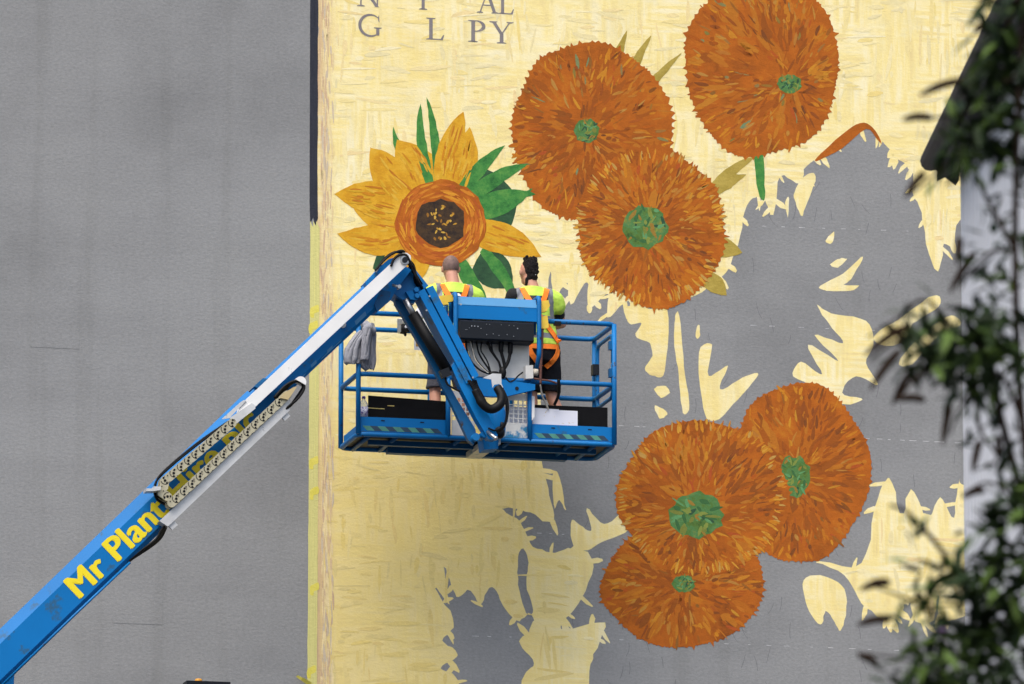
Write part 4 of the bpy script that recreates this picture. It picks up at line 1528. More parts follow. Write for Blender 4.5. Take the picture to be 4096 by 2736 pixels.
# chassis standing out of the picture
b = MB()
b.box((-17.4, -3.3, 0.75), (-13.4, -1.0, 1.25)); LK.append(b.build("chassis", M['blue']))
b = MB()
tx = BASE0.x
b.box((tx - 1.9, -3.1, 1.3), (tx + 1.3, -1.2, 2.25)); b.box((tx - 0.5, -2.5, 2.2), (tx + 0.5, -1.8, 2.9)); LK.append(b.build("turntable", M['blue']))
for x in (-16.8, -14.0):
    for y in (-3.4, -0.9):
        b = MB(); b.tube([(x, y - 0.18, 0.52), (x, y + 0.18, 0.52)], 0.52, 24); LK.append(b.build("wheel", M['black']))
adopt(lift, LK)

# ------------------------------------------------------------------ people
FLOOR = ZB + 0.031


def chainb(b, pts, seg=12):
    """tapered limb through (point, radius) joints, with rounded joints"""
    P = [Vector(p) for p, r in pts]
    R = [r for p, r in pts]
    for i in range(len(P) - 1):
        b.tube([P[i], P[i] * 0.5 + P[i + 1] * 0.5, P[i + 1]], [R[i], (R[i] + R[i + 1]) / 2, R[i + 1]], seg)
    for p, r in zip(P, R):
        b.ball(p, r, 12, 8)


def hand(b, wrist, d, palmn, curl=0.9, side=1, glove=1.0):
    """palm, four bent fingers and a thumb; d = pointing direction, palmn = direction the palm faces"""
    d = Vector(d).normalized()
    pn = Vector(palmn)
    pn = (pn - d * pn.dot(d)).normalized()
    sd_ = d.cross(pn) * side
    w_ = Vector(wrist)
    chainb(b, [(w_, 0.027 * glove), (w_ + d * 0.035, 0.030 * glove)])
    for k in range(4):
        off = sd_ * (0.033 - 0.022 * k)
        p0 = w_ + d * 0.075 + off
        chainb(b, [(w_ + d * 0.02 + off * 0.7, 0.017 * glove), (p0, 0.0135 * glove)])
        ln = (0.034, 0.040, 0.037, 0.028)[k]
        a = 0.5 * curl
        q = p0
        pts = [(q, 0.0115 * glove)]
        for j in range(3):
            dr = d * math.cos(a) + pn * math.sin(a)
            q = q + dr * ln * (1, 0.75, 0.6)[j]
            pts.append((q, (0.0105, 0.0095, 0.0085)[j] * glove))
            a += 0.7 * curl
        chainb(b, pts, 8)
    t0 = w_ + d * 0.025 + sd_ * 0.03
    t1 = t0 + (d * 0.5 + sd_ * 0.6 + pn * 0.5).normalized() * 0.038
    t2 = t1 + (d * 0.8 + pn * 0.6 - sd_ * 0.2).normalized() * 0.03
    chainb(b, [(t0, 0.015 * glove), (t1, 0.0125 * glove), (t2, 0.010 * glove)], 8)


def rot_z(p, a, c):
    p = Vector(p) - Vector(c)
    return Vector(c) + Vector((p.x * math.cos(a) - p.y * math.sin(a), p.x * math.sin(a) + p.y * math.cos(a), p.z))


def head(b, c, turn, tilt=0.0):
    q = lambda x, y, z: rot_z((c[0] + x, c[1] + y, c[2] + z), turn, c)
    b.ball(q(0, -0.012, 0.02), (0.077, 0.094, 0.098), 20, 14)
    b.ball(q(0, 0.02, 0.0), (0.070, 0.078, 0.105), 16, 12)
    b.ball(q(0, 0.048, -0.075), (0.048, 0.040, 0.042), 14, 10)     # jaw
    b.ball(q(0, 0.108, -0.012), (0.012, 0.016, 0.022), 8, 6)        # nose
    b.ball(q(0, 0.094, 0.03), (0.045, 0.012, 0.012), 10, 6)         # brow
    b.ball(q(0, 0.092, -0.058), (0.022, 0.010, 0.008), 8, 6)        # lips
    for s in (-1, 1):
        b.ball(q(s * 0.028, 0.087, 0.012), (0.013, 0.010, 0.010), 8, 6)
        e = q(s * 0.079, -0.004, -0.012)
        b.ball(e, (0.010, 0.018, 0.032), 10, 8)
        b.ball(e + Vector((s * 0.004, -0.010, 0.006)), (0.008, 0.010, 0.024), 8, 6)
    return q


def ribbon(bvh, path, wd, off, name, mat, thick=0.004):
    """webbing laid on the back of a garment: path of (x, z)"""
    sp = spline([Vector((x, 0, z)) for x, z in path], 7)
    b = MB()
    L, R = [], []
    last = -0.1
    for i, q in enumerate(sp):
        t = sp[min(i + 1, len(sp) - 1)] - sp[max(i - 1, 0)]
        nn = Vector((-t.z, 0, t.x)).normalized() * wd / 2
        for lst, e in ((L, q + nn), (R, q - nn)):
            h = bvh.ray_cast(Vector((e.x, -1.5, e.z)), Vector((0, 1, 0)))
            yv = h[0].y if h[0] is not None else last
            last = yv
            lst.append(Vector((e.x, yv - off, e.z)))
    for i in range(len(L) - 1):
        b.quad(L[i], L[i + 1], R[i + 1], R[i])
    o = b.build(name, mat)
    md = o.modifiers.new("solid", 'SOLIDIFY')
    md.thickness = thick
    md.offset = 0
    return o


def print_on(bvh, me, x0, z0, sc_, off, name, mat):
    for v in me.vertices:
        x, z = x0 + v.co.x * sc_, z0 + v.co.y * sc_
        h = bvh.ray_cast(Vector((x, -1.5, z)), Vector((0, 1, 0)))
        v.co = (x, (h[0].y if h[0] is not None else -0.1) - off, z)
    me.materials.append(mat)
    o = bpy.data.objects.new(name, me)
    COL.objects.link(o)
    return o


def grid_mesh(w_, h_, nx, ny):
    b = MB()
    for i in range(nx):
        for j in range(ny):
            b.quad((w_ * i / nx, h_ * j / ny, 0), (w_ * (i + 1) / nx, h_ * j / ny, 0), (w_ * (i + 1) / nx, h_ * (j + 1) / ny, 0), (w_ * i / nx, h_ * (j + 1) / ny, 0))
    o = b.build("tmp", [])
    me = o.data
    bpy.data.objects.remove(o)
    return me


def disc_mesh(r, a0=0, a1=2 * math.pi):
    b = MB()
    b.poly([(0, 0, 0)] + [(r * math.cos(a0 + (a1 - a0) * i / 12), r * math.sin(a0 + (a1 - a0) * i / 12), 0) for i in range(13)])
    o = b.build("tmp", [])
    me = o.data
    bpy.data.objects.remove(o)
    return me


def make_person(px, yw, label, cfg):
    """px: Z1 pixel of the neck; built in local coordinates facing +y, feet at z = 0"""
    root = empty("person", (Z1(px, 800, yw).x, yw, FLOOR), label, "person")
    sh = cfg['lean']                                  # sideways shift of hips relative to the neck
    hipz, chz, shz = 0.93, 1.30, 1.455
    hx = sh
    K = []
    b = MB()
    hc = (cfg['hx'], 0.02 + cfg['hy'], 1.665)
    q = head(b, hc, cfg['turn'])
    chainb(b, [((cfg['hx'] * 0.9, -0.012 + cfg['hy'] * 0.6, 1.60), 0.058), ((0, -0.02, 1.49), 0.064), ((0, -0.01, 1.42), 0.075)])
    b.loft([((hx, 0, 0.88), 0.15, 0.10), ((hx, 0, 1.0), 0.155, 0.105), ((hx * 0.7, 0, 1.1), 0.14, 0.095), ((hx * 0.3, 0, 1.25), 0.16, 0.11), ((0, -0.01, 1.38), 0.175, 0.105), ((0, -0.01, 1.46), 0.13, 0.07)])
    arms = cfg['arms']
    for s, (el, wr, hd, pn) in zip((-1, 1), arms):
        shd = (s * 0.185, -0.01, 1.425)
        chainb(b, [(shd, 0.062), (Vector(shd) * 0.4 + Vector(el) * 0.6, 0.046), (el, 0.040), (Vector(el) * 0.6 + Vector(wr) * 0.4, 0.038), (wr, 0.026)])
        hand(b, wr, hd, pn, 0.9, -s)
    for kn, an in cfg['legs']:
        s = -1 if kn[0] < hx else 1
        chainb(b, [((hx + s * 0.085, 0, 0.90), 0.092), (Vector((hx + s * 0.085, 0, 0.90)) * 0.4 + Vector(kn) * 0.6, 0.068), (kn, 0.054), (Vector(kn) * 0.68 + Vector(an) * 0.32 + Vector((0, -0.018, 0)), 0.056), (Vector(kn) * 0.25 + Vector(an) * 0.75, 0.038), (an, 0.034)])
        chainb(b, [(an, 0.034), ((an[0], an[1] + 0.10, 0.045), 0.036)])
    body = b.build("body", M['skin'])
    remesh(body, 0.0075, 3)
    K.append(body)
    # vest
    b = MB()
    b.loft([((hx * 0.95, -0.005, 0.955), 0.182, 0.130), ((hx * 0.85, -0.005, 1.02), 0.176, 0.126), ((hx * 0.6, -0.004, 1.12), 0.168, 0.122), ((hx * 0.3, -0.004, 1.25), 0.182, 0.132), ((0, -0.012, 1.36), 0.198, 0.130), ((0, -0.014, 1.43), 0.170, 0.108), ((0, -0.016, 1.485), 0.105, 0.088), ((0, -0.018, 1.515), 0.082, 0.078)], 24)
    for s in (-1, 1):
        chainb(b, [((s * 0.08, -0.012, 1.455), 0.062), ((s * 0.16, -0.012, 1.43), 0.068 if cfg['cap'][s > 0] < 0.07 else 0.081), ((s * 0.21, -0.012, 1.40), cfg['cap'][s > 0]), ((s * 0.235, 0.0, 1.345), cfg['cap'][s > 0] * cfg['drop'][s > 0])])
    vest = b.build("vest", [M['hivis'], M['reflective']])
    remesh(vest, 0.0085, 4)
    wrinkle(vest, lambda c: (noise.noise(Vector((c.x * 9, c.y * 9, c.z * 5))) * 0.010 + noise.noise(Vector((c.x * 22, c.y * 22, c.z * 14))) * 0.005) * (1.3 if c.z < 1.3 else 0.6))
    for pl in vest.data.polygons:
        c = pl.center
        xx = abs(c.x - hx * max(0, (1.45 - c.z)) * 1.2)
        if (1.015 < c.z < 1.065) or (1.175 < c.z < 1.225) or (0.120 < xx < 0.172 and c.z > 1.225):
            pl.material_index = 1
    K.append(vest)
    bm = bmesh.new()
    bm.from_mesh(vest.data)
    bvh = BVHTree.FromBMesh(bm)
    bm.free()
    # print on the back
    kids = []
    kids.append(print_on(bvh, grid_mesh(0.235, 0.046, 12, 3), -0.112, 1.366, 1.0, 0.005, "print_panel", M['blackprint']))
    for dx in (0.02, 0.075):
        kids.append(print_on(bvh, disc_mesh(0.026, 0, math.pi), dx, 1.372, 1.0, 0.0075, "print_logo", M['whiteprint']))
    for txt, zz in (("GLOBAL", 1.312), ("STREET", 1.262), ("ART", 1.135)):
        me = text_mesh(txt, 0.006)
        xs = [v.co.x for v in me.vertices]
        kids.append(print_on(bvh, me, -0.5 * (min(xs) + max(xs)) * 0.062 + 0.0, zz, 0.062, 0.006, "print_lettering", M['blackprint']))
    # harness: shoulder straps crossing to a pad, waist and leg loops
    hp = []
    for s in (-1, 1):
        hp.append(ribbon(bvh, [(s * 0.118, 1.492), (s * 0.085, 1.40), (s * 0.02, 1.285), (-s * 0.03, 1.22), (-s * 0.10 + hx * 0.5, 1.10), (-s * 0.15 + hx, 0.985)], 0.050, 0.010 + 0.005 * (s > 0), "strap", M['orange']))
    b = MB()
    c = bvh.ray_cast(Vector((0.0, -1.5, 1.262)), Vector((0, 1, 0)))[0]
    b.box((c.x - 0.04, c.y - 0.032, c.z - 0.016), (c.x + 0.04, c.y - 0.018, c.z + 0.016))
    b.tube([c + Vector((0.032 * math.cos(a), -0.034, -0.022 + 0.032 * math.sin(a))) for a in [i * math.pi / 8 for i in range(17)]], 0.006, 6)
    hp.append(b.build("dorsal_ring", M['whiteprint']))
    har = hp[0]
    # shorts
    b = MB()
    b.loft([((hx, 0, 0.80), 0.175, 0.125), ((hx, 0, 0.90), 0.18, 0.13), ((hx, 0, 0.99), 0.168, 0.122)], 20)
    for kn, an in cfg['legs']:
        s = -1 if kn[0] < hx else 1
        p0 = Vector((hx + s * 0.085, 0, 0.86))
        p1 = p0 * 0.08 + Vector(kn) * 0.92
        b.loft([(p0 + (p1 - p0) * t, r, r * 1.02) for t, r in ((0.0, 0.098), (0.35, 0.098), (0.7, 0.092), (1.0, 0.09))], 18)
    shorts = b.build("shorts", M[cfg['shorts']])
    remesh(shorts, 0.009, 3)
    wrinkle(shorts, lambda c: noise.noise(Vector((c.x * 12, c.y * 12, c.z * 7 + 4))) * 0.012)
    K.append(shorts)
    bm = bmesh.new(); bm.from_mesh(shorts.data)
    bvs = BVHTree.FromBMesh(bm); bm.free()
    hp.append(ribbon(bvs, [(hx - 0.15, 0.945), (hx - 0.07, 0.935), (hx + 0.07, 0.935), (hx + 0.15, 0.945)], 0.045, 0.010, "strap", M['orange']))
    for s in (-1, 1):
        hp.append(ribbon(bvs, [(hx + s * 0.145, 0.93), (hx + s * 0.12, 0.86), (hx + s * 0.07, 0.79), (hx + s * 0.02, 0.745)], 0.045, 0.014, "strap", M['orange']))
    # sleeves, boots
    for s, (el, wr, hd, pn) in zip((-1, 1), arms):
        shd = Vector((s * 0.185, -0.01, 1.425))
        e = Vector(el)
        b = MB()
        if cfg['sleeve'] == 'long':
            chainb(b, [(shd, 0.070), (shd * 0.4 + e * 0.6, 0.054), (e, 0.048), (Vector(wr) * 0.9 + e * 0.1, 0.034)])
        else:
            chainb(b, [(shd, 0.074), (shd * 0.35 + e * 0.65, 0.060)])
        o = b.build("sleeve", M[cfg['sleevemat']])
        remesh(o, 0.009, 3)
        K.append(o)
    for kn, an in cfg['legs']:
        b = MB()
        chainb(b, [((an[0], an[1] - 0.01, 0.15), 0.048), ((an[0], an[1] - 0.01, 0.06), 0.050), ((an[0], an[1] + 0.08, 0.045), 0.045), ((an[0], an[1] + 0.15, 0.038), 0.038)])
        o = b.build("boot", M['boot'])
        remesh(o, 0.01, 2)
        for v in o.data.vertices:
            v.co.z = max(v.co.z, 0.001)
        K.append(o)
    # hair
    if cfg['hair'] == 'shaved':
        b = MB()
        b.ball(q(0, -0.013, 0.022), (0.0785, 0.0955, 0.0995), 24, 18)
        o = b.build("shaved_hair", M['stubble'])
        bm = bmesh.new(); bm.from_mesh(o.data)
        dead = []
        for v in bm.verts:
            l = v.co - Vector(hc)
            if l.z < -0.035 - 0.25 * (l.y + 0.05) * 0 or (l.y > 0.02 and l.z < 0.06):
                dead.append(v)
        bmesh.ops.delete(bm, geom=dead, context='VERTS')
        bm.to_mesh(o.data); bm.free()
        K.append(o)
    else:
        b = MB()
        rr = random.Random(9)
        b.ball(q(0.003, -0.024, 0.032), (0.074, 0.091, 0.099), 20, 14)
        for k in range(190):
            a = rr.uniform(-1, 1)
            zz = rr.uniform(-0.10, 0.125)
            wd = 0.058 if zz > -0.02 else 0.046
            yy = -0.105 * math.sqrt(max(0.05, 1 - (zz / 0.16) ** 2)) + 0.03 * a * a
            b.ball(q(0.010 + a * wd, yy + rr.uniform(-0.012, 0.012), zz), (rr.uniform(0.008, 0.017), 0.014, rr.uniform(0.010, 0.022)), 7, 5)
        for k in range(60):
            a, zz = rr.uniform(-1, 1), rr.uniform(0.095, 0.138)
            b.ball(q(0.012 + a * 0.05, rr.uniform(-0.07, 0.06), zz), (0.014, 0.016, 0.014), 7, 5)
        for k in range(7):
            x = -0.05 + 0.012 * k
            b.tube([q(x, -0.085, -0.07), q(x - 0.008, -0.082, -0.11), q(x - 0.016, -0.075, -0.15)], [0.010, 0.007, 0.003], 6)
        o = b.build("hair", M['hair'])
        md_keep = True
        remesh(o, 0.006, 1)
        K.append(o)
        b = MB()
        b.ball(q(-0.083, -0.006, -0.045), 0.005, 8, 6)
        b.ball(q(0.03, -0.118, -0.045), 0.005, 8, 6)
        K.append(b.build("earring", M['steel']))
    harness = empty("harness", (0, 0, 0))
    for o in hp:
        o.parent = harness
    for o in kids:
        o.parent = vest
    for o in K + [harness]:
        o.parent = root
    return root


P1 = make_person(852, -1.04, "painter with shaved head and black glove, wearing hi-vis vest and orange harness", dict(
    lean=-0.03, hx=-0.012, hy=0.02, turn=-0.12, cap=(0.084, 0.084), drop=(0.95, 0.95), shorts='shortsgrey', sleeve='long', sleevemat='sleeve', hair='shaved',
    arms=[((-0.34, -0.01, 1.17), (-0.40, 0.16, 1.10), (-0.45, 0.9, 0.12), (0.9, 0.4, 0.0)), ((0.30, 0.10, 1.20), (0.20, 0.34, 1.20), (-0.3, 0.9, 0.1), (-0.8, 0, -0.4))],
    legs=[((-0.165, 0.02, 0.49), (-0.17, -0.01, 0.085)), ((0.10, 0.02, 0.49), (0.12, -0.01, 0.085))]))
P2 = make_person(1385, -1.04, "painter with dark curly hair and black sleeves, wearing hi-vis vest and orange harness", dict(
    lean=0.085, hx=-0.035, hy=0.015, turn=0.14, cap=(0.045, 0.084), drop=(0.5, 0.97), shorts='shortsblack', sleeve='short', sleevemat='tee', hair='curly',
    arms=[((-0.25, 0.14, 1.19), (-0.10, 0.34, 1.22), (0.4, 0.9, 0.0), (0.6, 0, -0.5)), ((0.31, 0.10, 1.20), (0.16, 0.33, 1.18), (-0.4, 0.9, 0.0), (-0.6, 0, -0.5))],
    legs=[((-0.005, 0.02, 0.49), (-0.01, -0.01, 0.085)), ((0.185, 0.03, 0.50), (0.335, -0.02, 0.085))]))
# black gloves of the first painter
for wr, hd, pn, s in (((-0.40, 0.16, 1.10), (-0.45, 0.9, 0.12), (0.9, 0.4, 0.0), 1), ((0.20, 0.34, 1.20), (-0.3, 0.9, 0.1), (-0.8, 0, -0.4), -1)):
    b = MB()
    w_ = Vector(wr)
    chainb(b, [(w_ - Vector(hd).normalized() * 0.04, 0.036), (w_, 0.034)])
    hand(b, wr, hd, pn, 0.9, s, 1.18)
    g = b.build("glove", M['glove'])
    remesh(g, 0.0055, 2)
    g.parent = P1

# ------------------------------------------------------------------ things on the platform


def lathe(b, c, prof, seg=16):
    b.loft([(Vector(c) + Vector((0, 0, z)), r, r) for r, z in prof], seg)


# paint tin held in the glove
tin = empty("paint_tin", P1.location + Vector((-0.43, 0.255, 1.075)), "small paint tin held up in the black glove", "paint tin")
b = MB(); lathe(b, (0, 0, 0), [(0.040, 0.0), (0.042, 0.004), (0.042, 0.12), (0.045, 0.124), (0.045, 0.13), (0.038, 0.13), (0.038, 0.118)]); b.build("can", material("spattered_tin", (196, 196, 190), 0.35, metal=0.6, dirt=(196, 158, 70), dirt_amt=0.42, dscale=26), tin)
b = MB(); b.tube([Vector((0.045 * math.cos(a), 0, 0.115 - 0.05 * math.sin(a))) for a in [i * math.pi / 10 for i in range(11)]], 0.002, 5); b.build("bail", M['steel'], tin)

# print pinned on the far rail, plain ochre block on white
pr = empty("reference_print", (Z1(640, 700, -0.80).x, -0.80, Z1(640, 735, -0.80).z), "white sheet with an ochre block hanging on the far rail beside the grey shorts", "print")
b = MB(); b.box((-0.065, 0, 0), (0.10, 0.002, 0.30)); b.build("sheet", M['paper'], pr)
b = MB(); b.box((-0.048, -0.002, 0.035), (0.085, -0.0005, 0.16)); b.build("colour_block", material("ochre_print", (192, 146, 58), 0.6, var=0.1), pr)

# water bottle
bt = empty("water_bottle", (Z1(258, 1150, -1.42).x, -1.42, FLOOR), "clear plastic water bottle with purple cap at the end of the platform", "bottle")
pet = material("clear_plastic", (228, 234, 238), 0.12, spec=0.5)
pp = pet.node_tree.nodes["Principled BSDF"]; pp.inputs["Transmission Weight"].default_value = 0.75; pp.inputs["IOR"].default_value = 1.2
b = MB(); lathe(b, (0, 0, 0), [(0.034, 0), (0.04, 0.01), (0.04, 0.10), (0.037, 0.12), (0.04, 0.14), (0.04, 0.245), (0.034, 0.275), (0.018, 0.302), (0.014, 0.306), (0.014, 0.318)]); b.build("bottle_body", pet, bt)
b = MB(); lathe(b, (0, 0, 0), [(0.017, 0.314), (0.017, 0.335), (0.014, 0.338)]); b.build("cap", M['purple'], bt)
b = MB(); lathe(b, (0, 0, 0), [(0.0408, 0.145), (0.0408, 0.235)]); b.build("bottle_label", material("bottle_label", (214, 212, 226), 0.5, dirt=(84, 56, 140), dirt_amt=0.5, dscale=30), bt)


def slab(name, pts, y, t, mat, label, cat, group=None, base=True):
    """upright board standing on the floor; pts: Z1 outline of its top edge, left to right"""
    P = [Z1(x, yy, y) for x, yy in pts]
    P = P + [Vector((P[-1].x, y, FLOOR)), Vector((P[0].x, y, FLOOR))]
    c = sum(P, Vector()) / len(P)
    b = MB()
    b.prism([p - Vector((c.x, y, FLOOR)) for p in P], (0, t, 0))
    o = fix_normals(b.build(name, mat))
    o.location = (c.x, y, FLOOR)
    tag(o, label, cat, group)
    return o


slab("black_board", [(290, 1037), (820, 1077)], -1.37, 0.02, M['blackboard'], "long black board standing behind the toe board beside the water bottle", "board")
tb = slab("torn_board", [(272, 1122), (398, 1131), (416, 1108), (470, 1112), (640, 1124), (818, 1130)], -1.41, 0.012, M['blackboard'], "black board with a torn stepped top edge, in front of the taller board", "board")
b = MB()
for a_, c_ in (((272, 1120), (398, 1129)), ((418, 1106), (462, 1109))):
    q0, q1 = Z1(*a_, -1.412), Z1(*c_, -1.412)
    b.prism([q0, q1, q1 + Vector((0, 0, 0.007)), q0 + Vector((0, 0, 0.005))], (0, 0.013, 0))
o = b.build("torn_edge", material("torn_card", (214, 194, 120), 0.9, var=0.15, vscale=30))
adopt(tb, [o])
slab("black_board", [(1385, 1098), (1885, 1118)], -1.36, 0.02, M['blackboard'], "wide black board standing behind the toe board near the gate", "board")
slab("white_card", [(1130, 1102), (1560, 1130)], -1.40, 0.004, M['paper'], "plain white card sheet behind the spattered one", "card")
slab("spattered_card", [(1385, 1126), (1685, 1141)], -1.43, 0.004, M['cardstain'], "white card sheet spattered with yellow paint in front of the black board", "card")

# grey sweatshirt knotted on the rail
sw = empty("sweatshirt", Z1(260, 640, -1.52), "grey sweatshirt knotted round the corner post of the platform", "sweatshirt")


def cloth(name, chain_, y, mat, flat=0.55):
    b = MB()
    for ch in chain_:
        P = [Z1(x, yy, y + dy) - sw.location for x, yy, r, dy in ch]
        sp = spline(P, 4)
        rs_ = []
        for i in range(len(sp)):
            t = i / 4
            k = min(int(t), len(ch) - 2)
            f_ = t - k
            rs_.append(ch[k][2] * (1 - f_) + ch[min(k + 1, len(ch) - 1)][2] * f_)
        b.tube(sp, rs_, 14, flat=1.0)
        for p, r in ((sp[0], rs_[0]), (sp[-1], rs_[-1])):
            b.ball(p, r * 0.95, 12, 8)
    for i, v in enumerate(b.v):
        b.v[i] = (v[0], v[1], v[2])
    o = b.build(name, mat)
    remesh(o, 0.008, 2)
    wrinkle(o, lambda c: noise.noise(Vector((c.x * 34 + c.z * 9, c.y * 14, c.z * 5))) * 0.011 + noise.noise(Vector((c.x * 24, c.y * 20, c.z * 16 + 3))) * 0.005)
    o.parent = sw
    return o


def drape(name, rows, yb, bulge, seed, mat=None, fold=0.022):
    """hanging cloth: rows of (Z1 y, left x, right x), folded in depth"""
    b = MB()
    NU, NV = 22, 30
    g = []
    for j in range(NV + 1):
        t = j / NV * (len(rows) - 1)
        k = min(int(t), len(rows) - 2)
        f_ = t - k
        f_ = f_ * f_ * (3 - 2 * f_)
        yy, x0, x1 = (rows[k][c] * (1 - f_) + rows[k + 1][c] * f_ for c in range(3))
        for i in range(NU + 1):
            u = i / NU * 2 - 1
            xx = x0 + (x1 - x0) * i / NU
            q = Z1(xx, yy, yb) - sw.location
            dp = -bulge * math.sqrt(max(0.0, 1 - u * u)) + fold * noise.noise(Vector((u * 3.2 + seed + j * 0.03, j / NV * 1.6, seed))) + fold * 0.35 * noise.noise(Vector((u * 7 + j * 0.12, j / NV * 5, seed + 3)))
            g.append((q.x, q.y + dp, q.z + 0.006 * noise.noise(Vector((u * 4, seed, j * 0.1)))))
    b.add(g)
    b.smooth = True
    for j in range(NV):
        for i in range(NU):
            c = j * (NU + 1) + i
            b.face((c, c + 1, c + NU + 2, c + NU + 1))
    o = b.build(name, mat or M['sweat'])
    md = o.modifiers.new("thick", 'SOLIDIFY')
    md.thickness = 0.012
    o.parent = sw
    return o


drape("body_fabric", [(610, 222, 300), (680, 168, 250), (730, 138, 242), (790, 130, 240), (818, 134, 236), (830, 150, 226)], -1.49, 0.05, 1.3)
drape("tail_fabric", [(560, 250, 318), (630, 244, 334), (720, 240, 330), (790, 236, 334), (835, 232, 330), (868, 276, 318)], -1.47, 0.045, 4.1)
drape("sleeve", [(590, 258, 318), (640, 252, 302), (700, 247, 293), (760, 244, 290), (792, 243, 284)], -1.54, 0.035, 7.7, fold=0.014)
drape("cuff", [(778, 241, 287), (800, 241, 285)], -1.545, 0.036, 8.0, fold=0.004)
cloth("knot", [[(262, 600, .03, -.04), (290, 582, .038, -.06), (318, 600, .034, -.05), (322, 622, .026, -.03)], [(270, 560, .034, -.02), (310, 590, .034, -.04)]], -1.50, M['sweat'])
cloth("lining", [[(240, 640, .025, .03), (238, 740, .03, .03), (245, 800, .02, .03)]], -1.50, M['sweatdark'])


# safety lanyards
def lanyard(pts, r, mat, label, y=-1.56, flat=1.0):
    b = MB()
    b.tube(spline([Z1(x, yy, y + d) for x, yy, d in pts], 6), r, 8, flat=flat)
    return tag(b.build("safety_lanyard", mat), label, "lanyard", "safety lanyards")


lanyard([(1452, 585, -.02), (1448, 700, -.04), (1440, 850, -.05), (1438, 960, -.05)], 0.012, M['rope'], "brown lanyard hanging straight down from the yellow anchor bracket")
lanyard([(1436, 965, .0), (1450, 1040, .05), (1470, 1085, .09), (1490, 1130, .12)], 0.008, M['ropepale'], "pale thin lanyard tail hanging below the middle rail beside bare legs")
lanyard([(1395, 925, -.03), (1440, 932, -.05), (1500, 940, -.05), (1545, 955, -.04)], 0.010, M['rope'], "brown and white lanyard looped along the middle rail")
lanyard([(1558, 930, -.03), (1560, 985, -.01), (1556, 1040, .03), (1530, 1100, .08)], 0.015, M['black'], "black webbing lanyard wrapped on the middle rail in front of a bare knee")

# amber lamp on a dark housing, just poking into the picture
sg = empty("beacon_post", (U(826, 2734, -0.7).x, -0.7, 0), "small amber cap on a dark flat housing in front of the plain grey wall", "beacon")
zt_ = U(826, 2731, -0.7).z
b = MB(); b.box((-0.205, -0.10, zt_ - 0.35), (0.205, 0.10, zt_)); b.build("housing", M['blackbox'], sg)
b = MB(); lathe(b, (-0.075, 0, zt_), [(0.034, 0), (0.034, 0.02), (0.028, 0.032), (0.012, 0.036)]); b.build("amber_cap", M['amber'], sg)
b = MB(); b.tube([(0, 0, 0), (0, 0, zt_ - 0.3)], 0.05, 10); b.build("pole", M['blackbox'], sg)

# ------------------------------------------------------------------ white boarded house at the right
hs = CAM + (DV * FPX + RV * (3850 - 2048) + UV * (1368 - 1500)).normalized() * 55.0
ev = U(3775, 650, hs.y)
EZ = ev.z
az = PSI + math.atan(1802 / FPX) - math.radians(6.2)
D2 = Vector((-math.sin(az), -math.cos(az), 0))          # along the wall, towards the camera
O2 = Vector((math.cos(az), -math.sin(az), 0))           # into the house, to the right
H0 = Vector((hs.x, hs.y, 0))
house = empty("white_house", H0, "white vertically boarded house side under a dark roof edge behind the shrub", "house")
M['board'] = material("white_boarding", (222, 223, 226), 0.6, var=0.03, vscale=2.0)
M['roofdark'] = material("dark_roof", (52, 44, 42), 0.6, var=0.25, vscale=5, bump=0.3, bscale=20)
HK = []
LEN, WD = 14.0, 7.0


def hp_(a, o_, z):
    q = H0 + D2 * a + O2 * o_
    return Vector((q.x, q.y, z))


b = MB()
b.prism([hp_(0, 0.03, 0), hp_(LEN, 0.03, 0), hp_(LEN, WD, 0), hp_(0, WD, 0)], (0, 0, EZ + 0.05))
HK.append(fix_normals(b.build("wall_core", M['board'])))
b = MB()
bw = 0.20
b.prism([hp_(0, 0, 0) - H0, hp_(bw - 0.02, 0, 0) - H0, hp_(bw - 0.02, 0.028, 0) - H0, hp_(0, 0.028, 0) - H0], (0, 0, EZ))
b0 = fix_normals(b.build("wall_board", M['board']))
for i in range(int(LEN / bw)):
    o = b0 if i == 0 else b0.copy()
    if i:
        COL.objects.link(o)
    o.location = H0 + D2 * (i * bw)
    HK.append(o)
b = MB()                                              # roof slab with overhang
b.prism([hp_(-0.12, -0.17, EZ + 0.02), hp_(-0.12, -0.17, EZ + 0.17), hp_(-0.12, WD / 2, EZ + 3.6), hp_(-0.12, WD + 0.3, EZ + 0.17), hp_(-0.12, WD + 0.3, EZ + 0.02), hp_(-0.12, WD / 2, EZ + 3.4)], D2 * (LEN + 0.7))
HK.append(fix_normals(b.build("roof", M['roofdark'])))
b = MB()
b.prism([hp_(-0.05, -0.16, EZ - 0.12), hp_(-0.05, -0.15, EZ + 0.06), hp_(-0.05, -0.02, EZ + 0.12), hp_(-0.05, -0.02, EZ - 0.05)], D2 * (LEN + 0.1))
HK.append(fix_normals(b.build("eaves_board", M['roofdark'])))
b = MB()
b.tube([hp_(-0.08, -0.20, EZ + 0.03), hp_(LEN, -0.20, EZ + 0.03)], 0.07, 12)
HK.append(b.build("gutter", M['roofdark']))
b = MB()
b.prism([hp_(-0.13, -0.16, EZ - 0.02), hp_(-0.13, -0.02, EZ - 0.13), hp_(-0.13, 0.0, EZ - 0.10), hp_(-0.13, 0.05, EZ + 0.2), hp_(-0.13, -0.15, EZ + 0.12)], D2 * 0.04)
HK.append(b.build("verge_end", M['roofdark']))
adopt(house, HK)

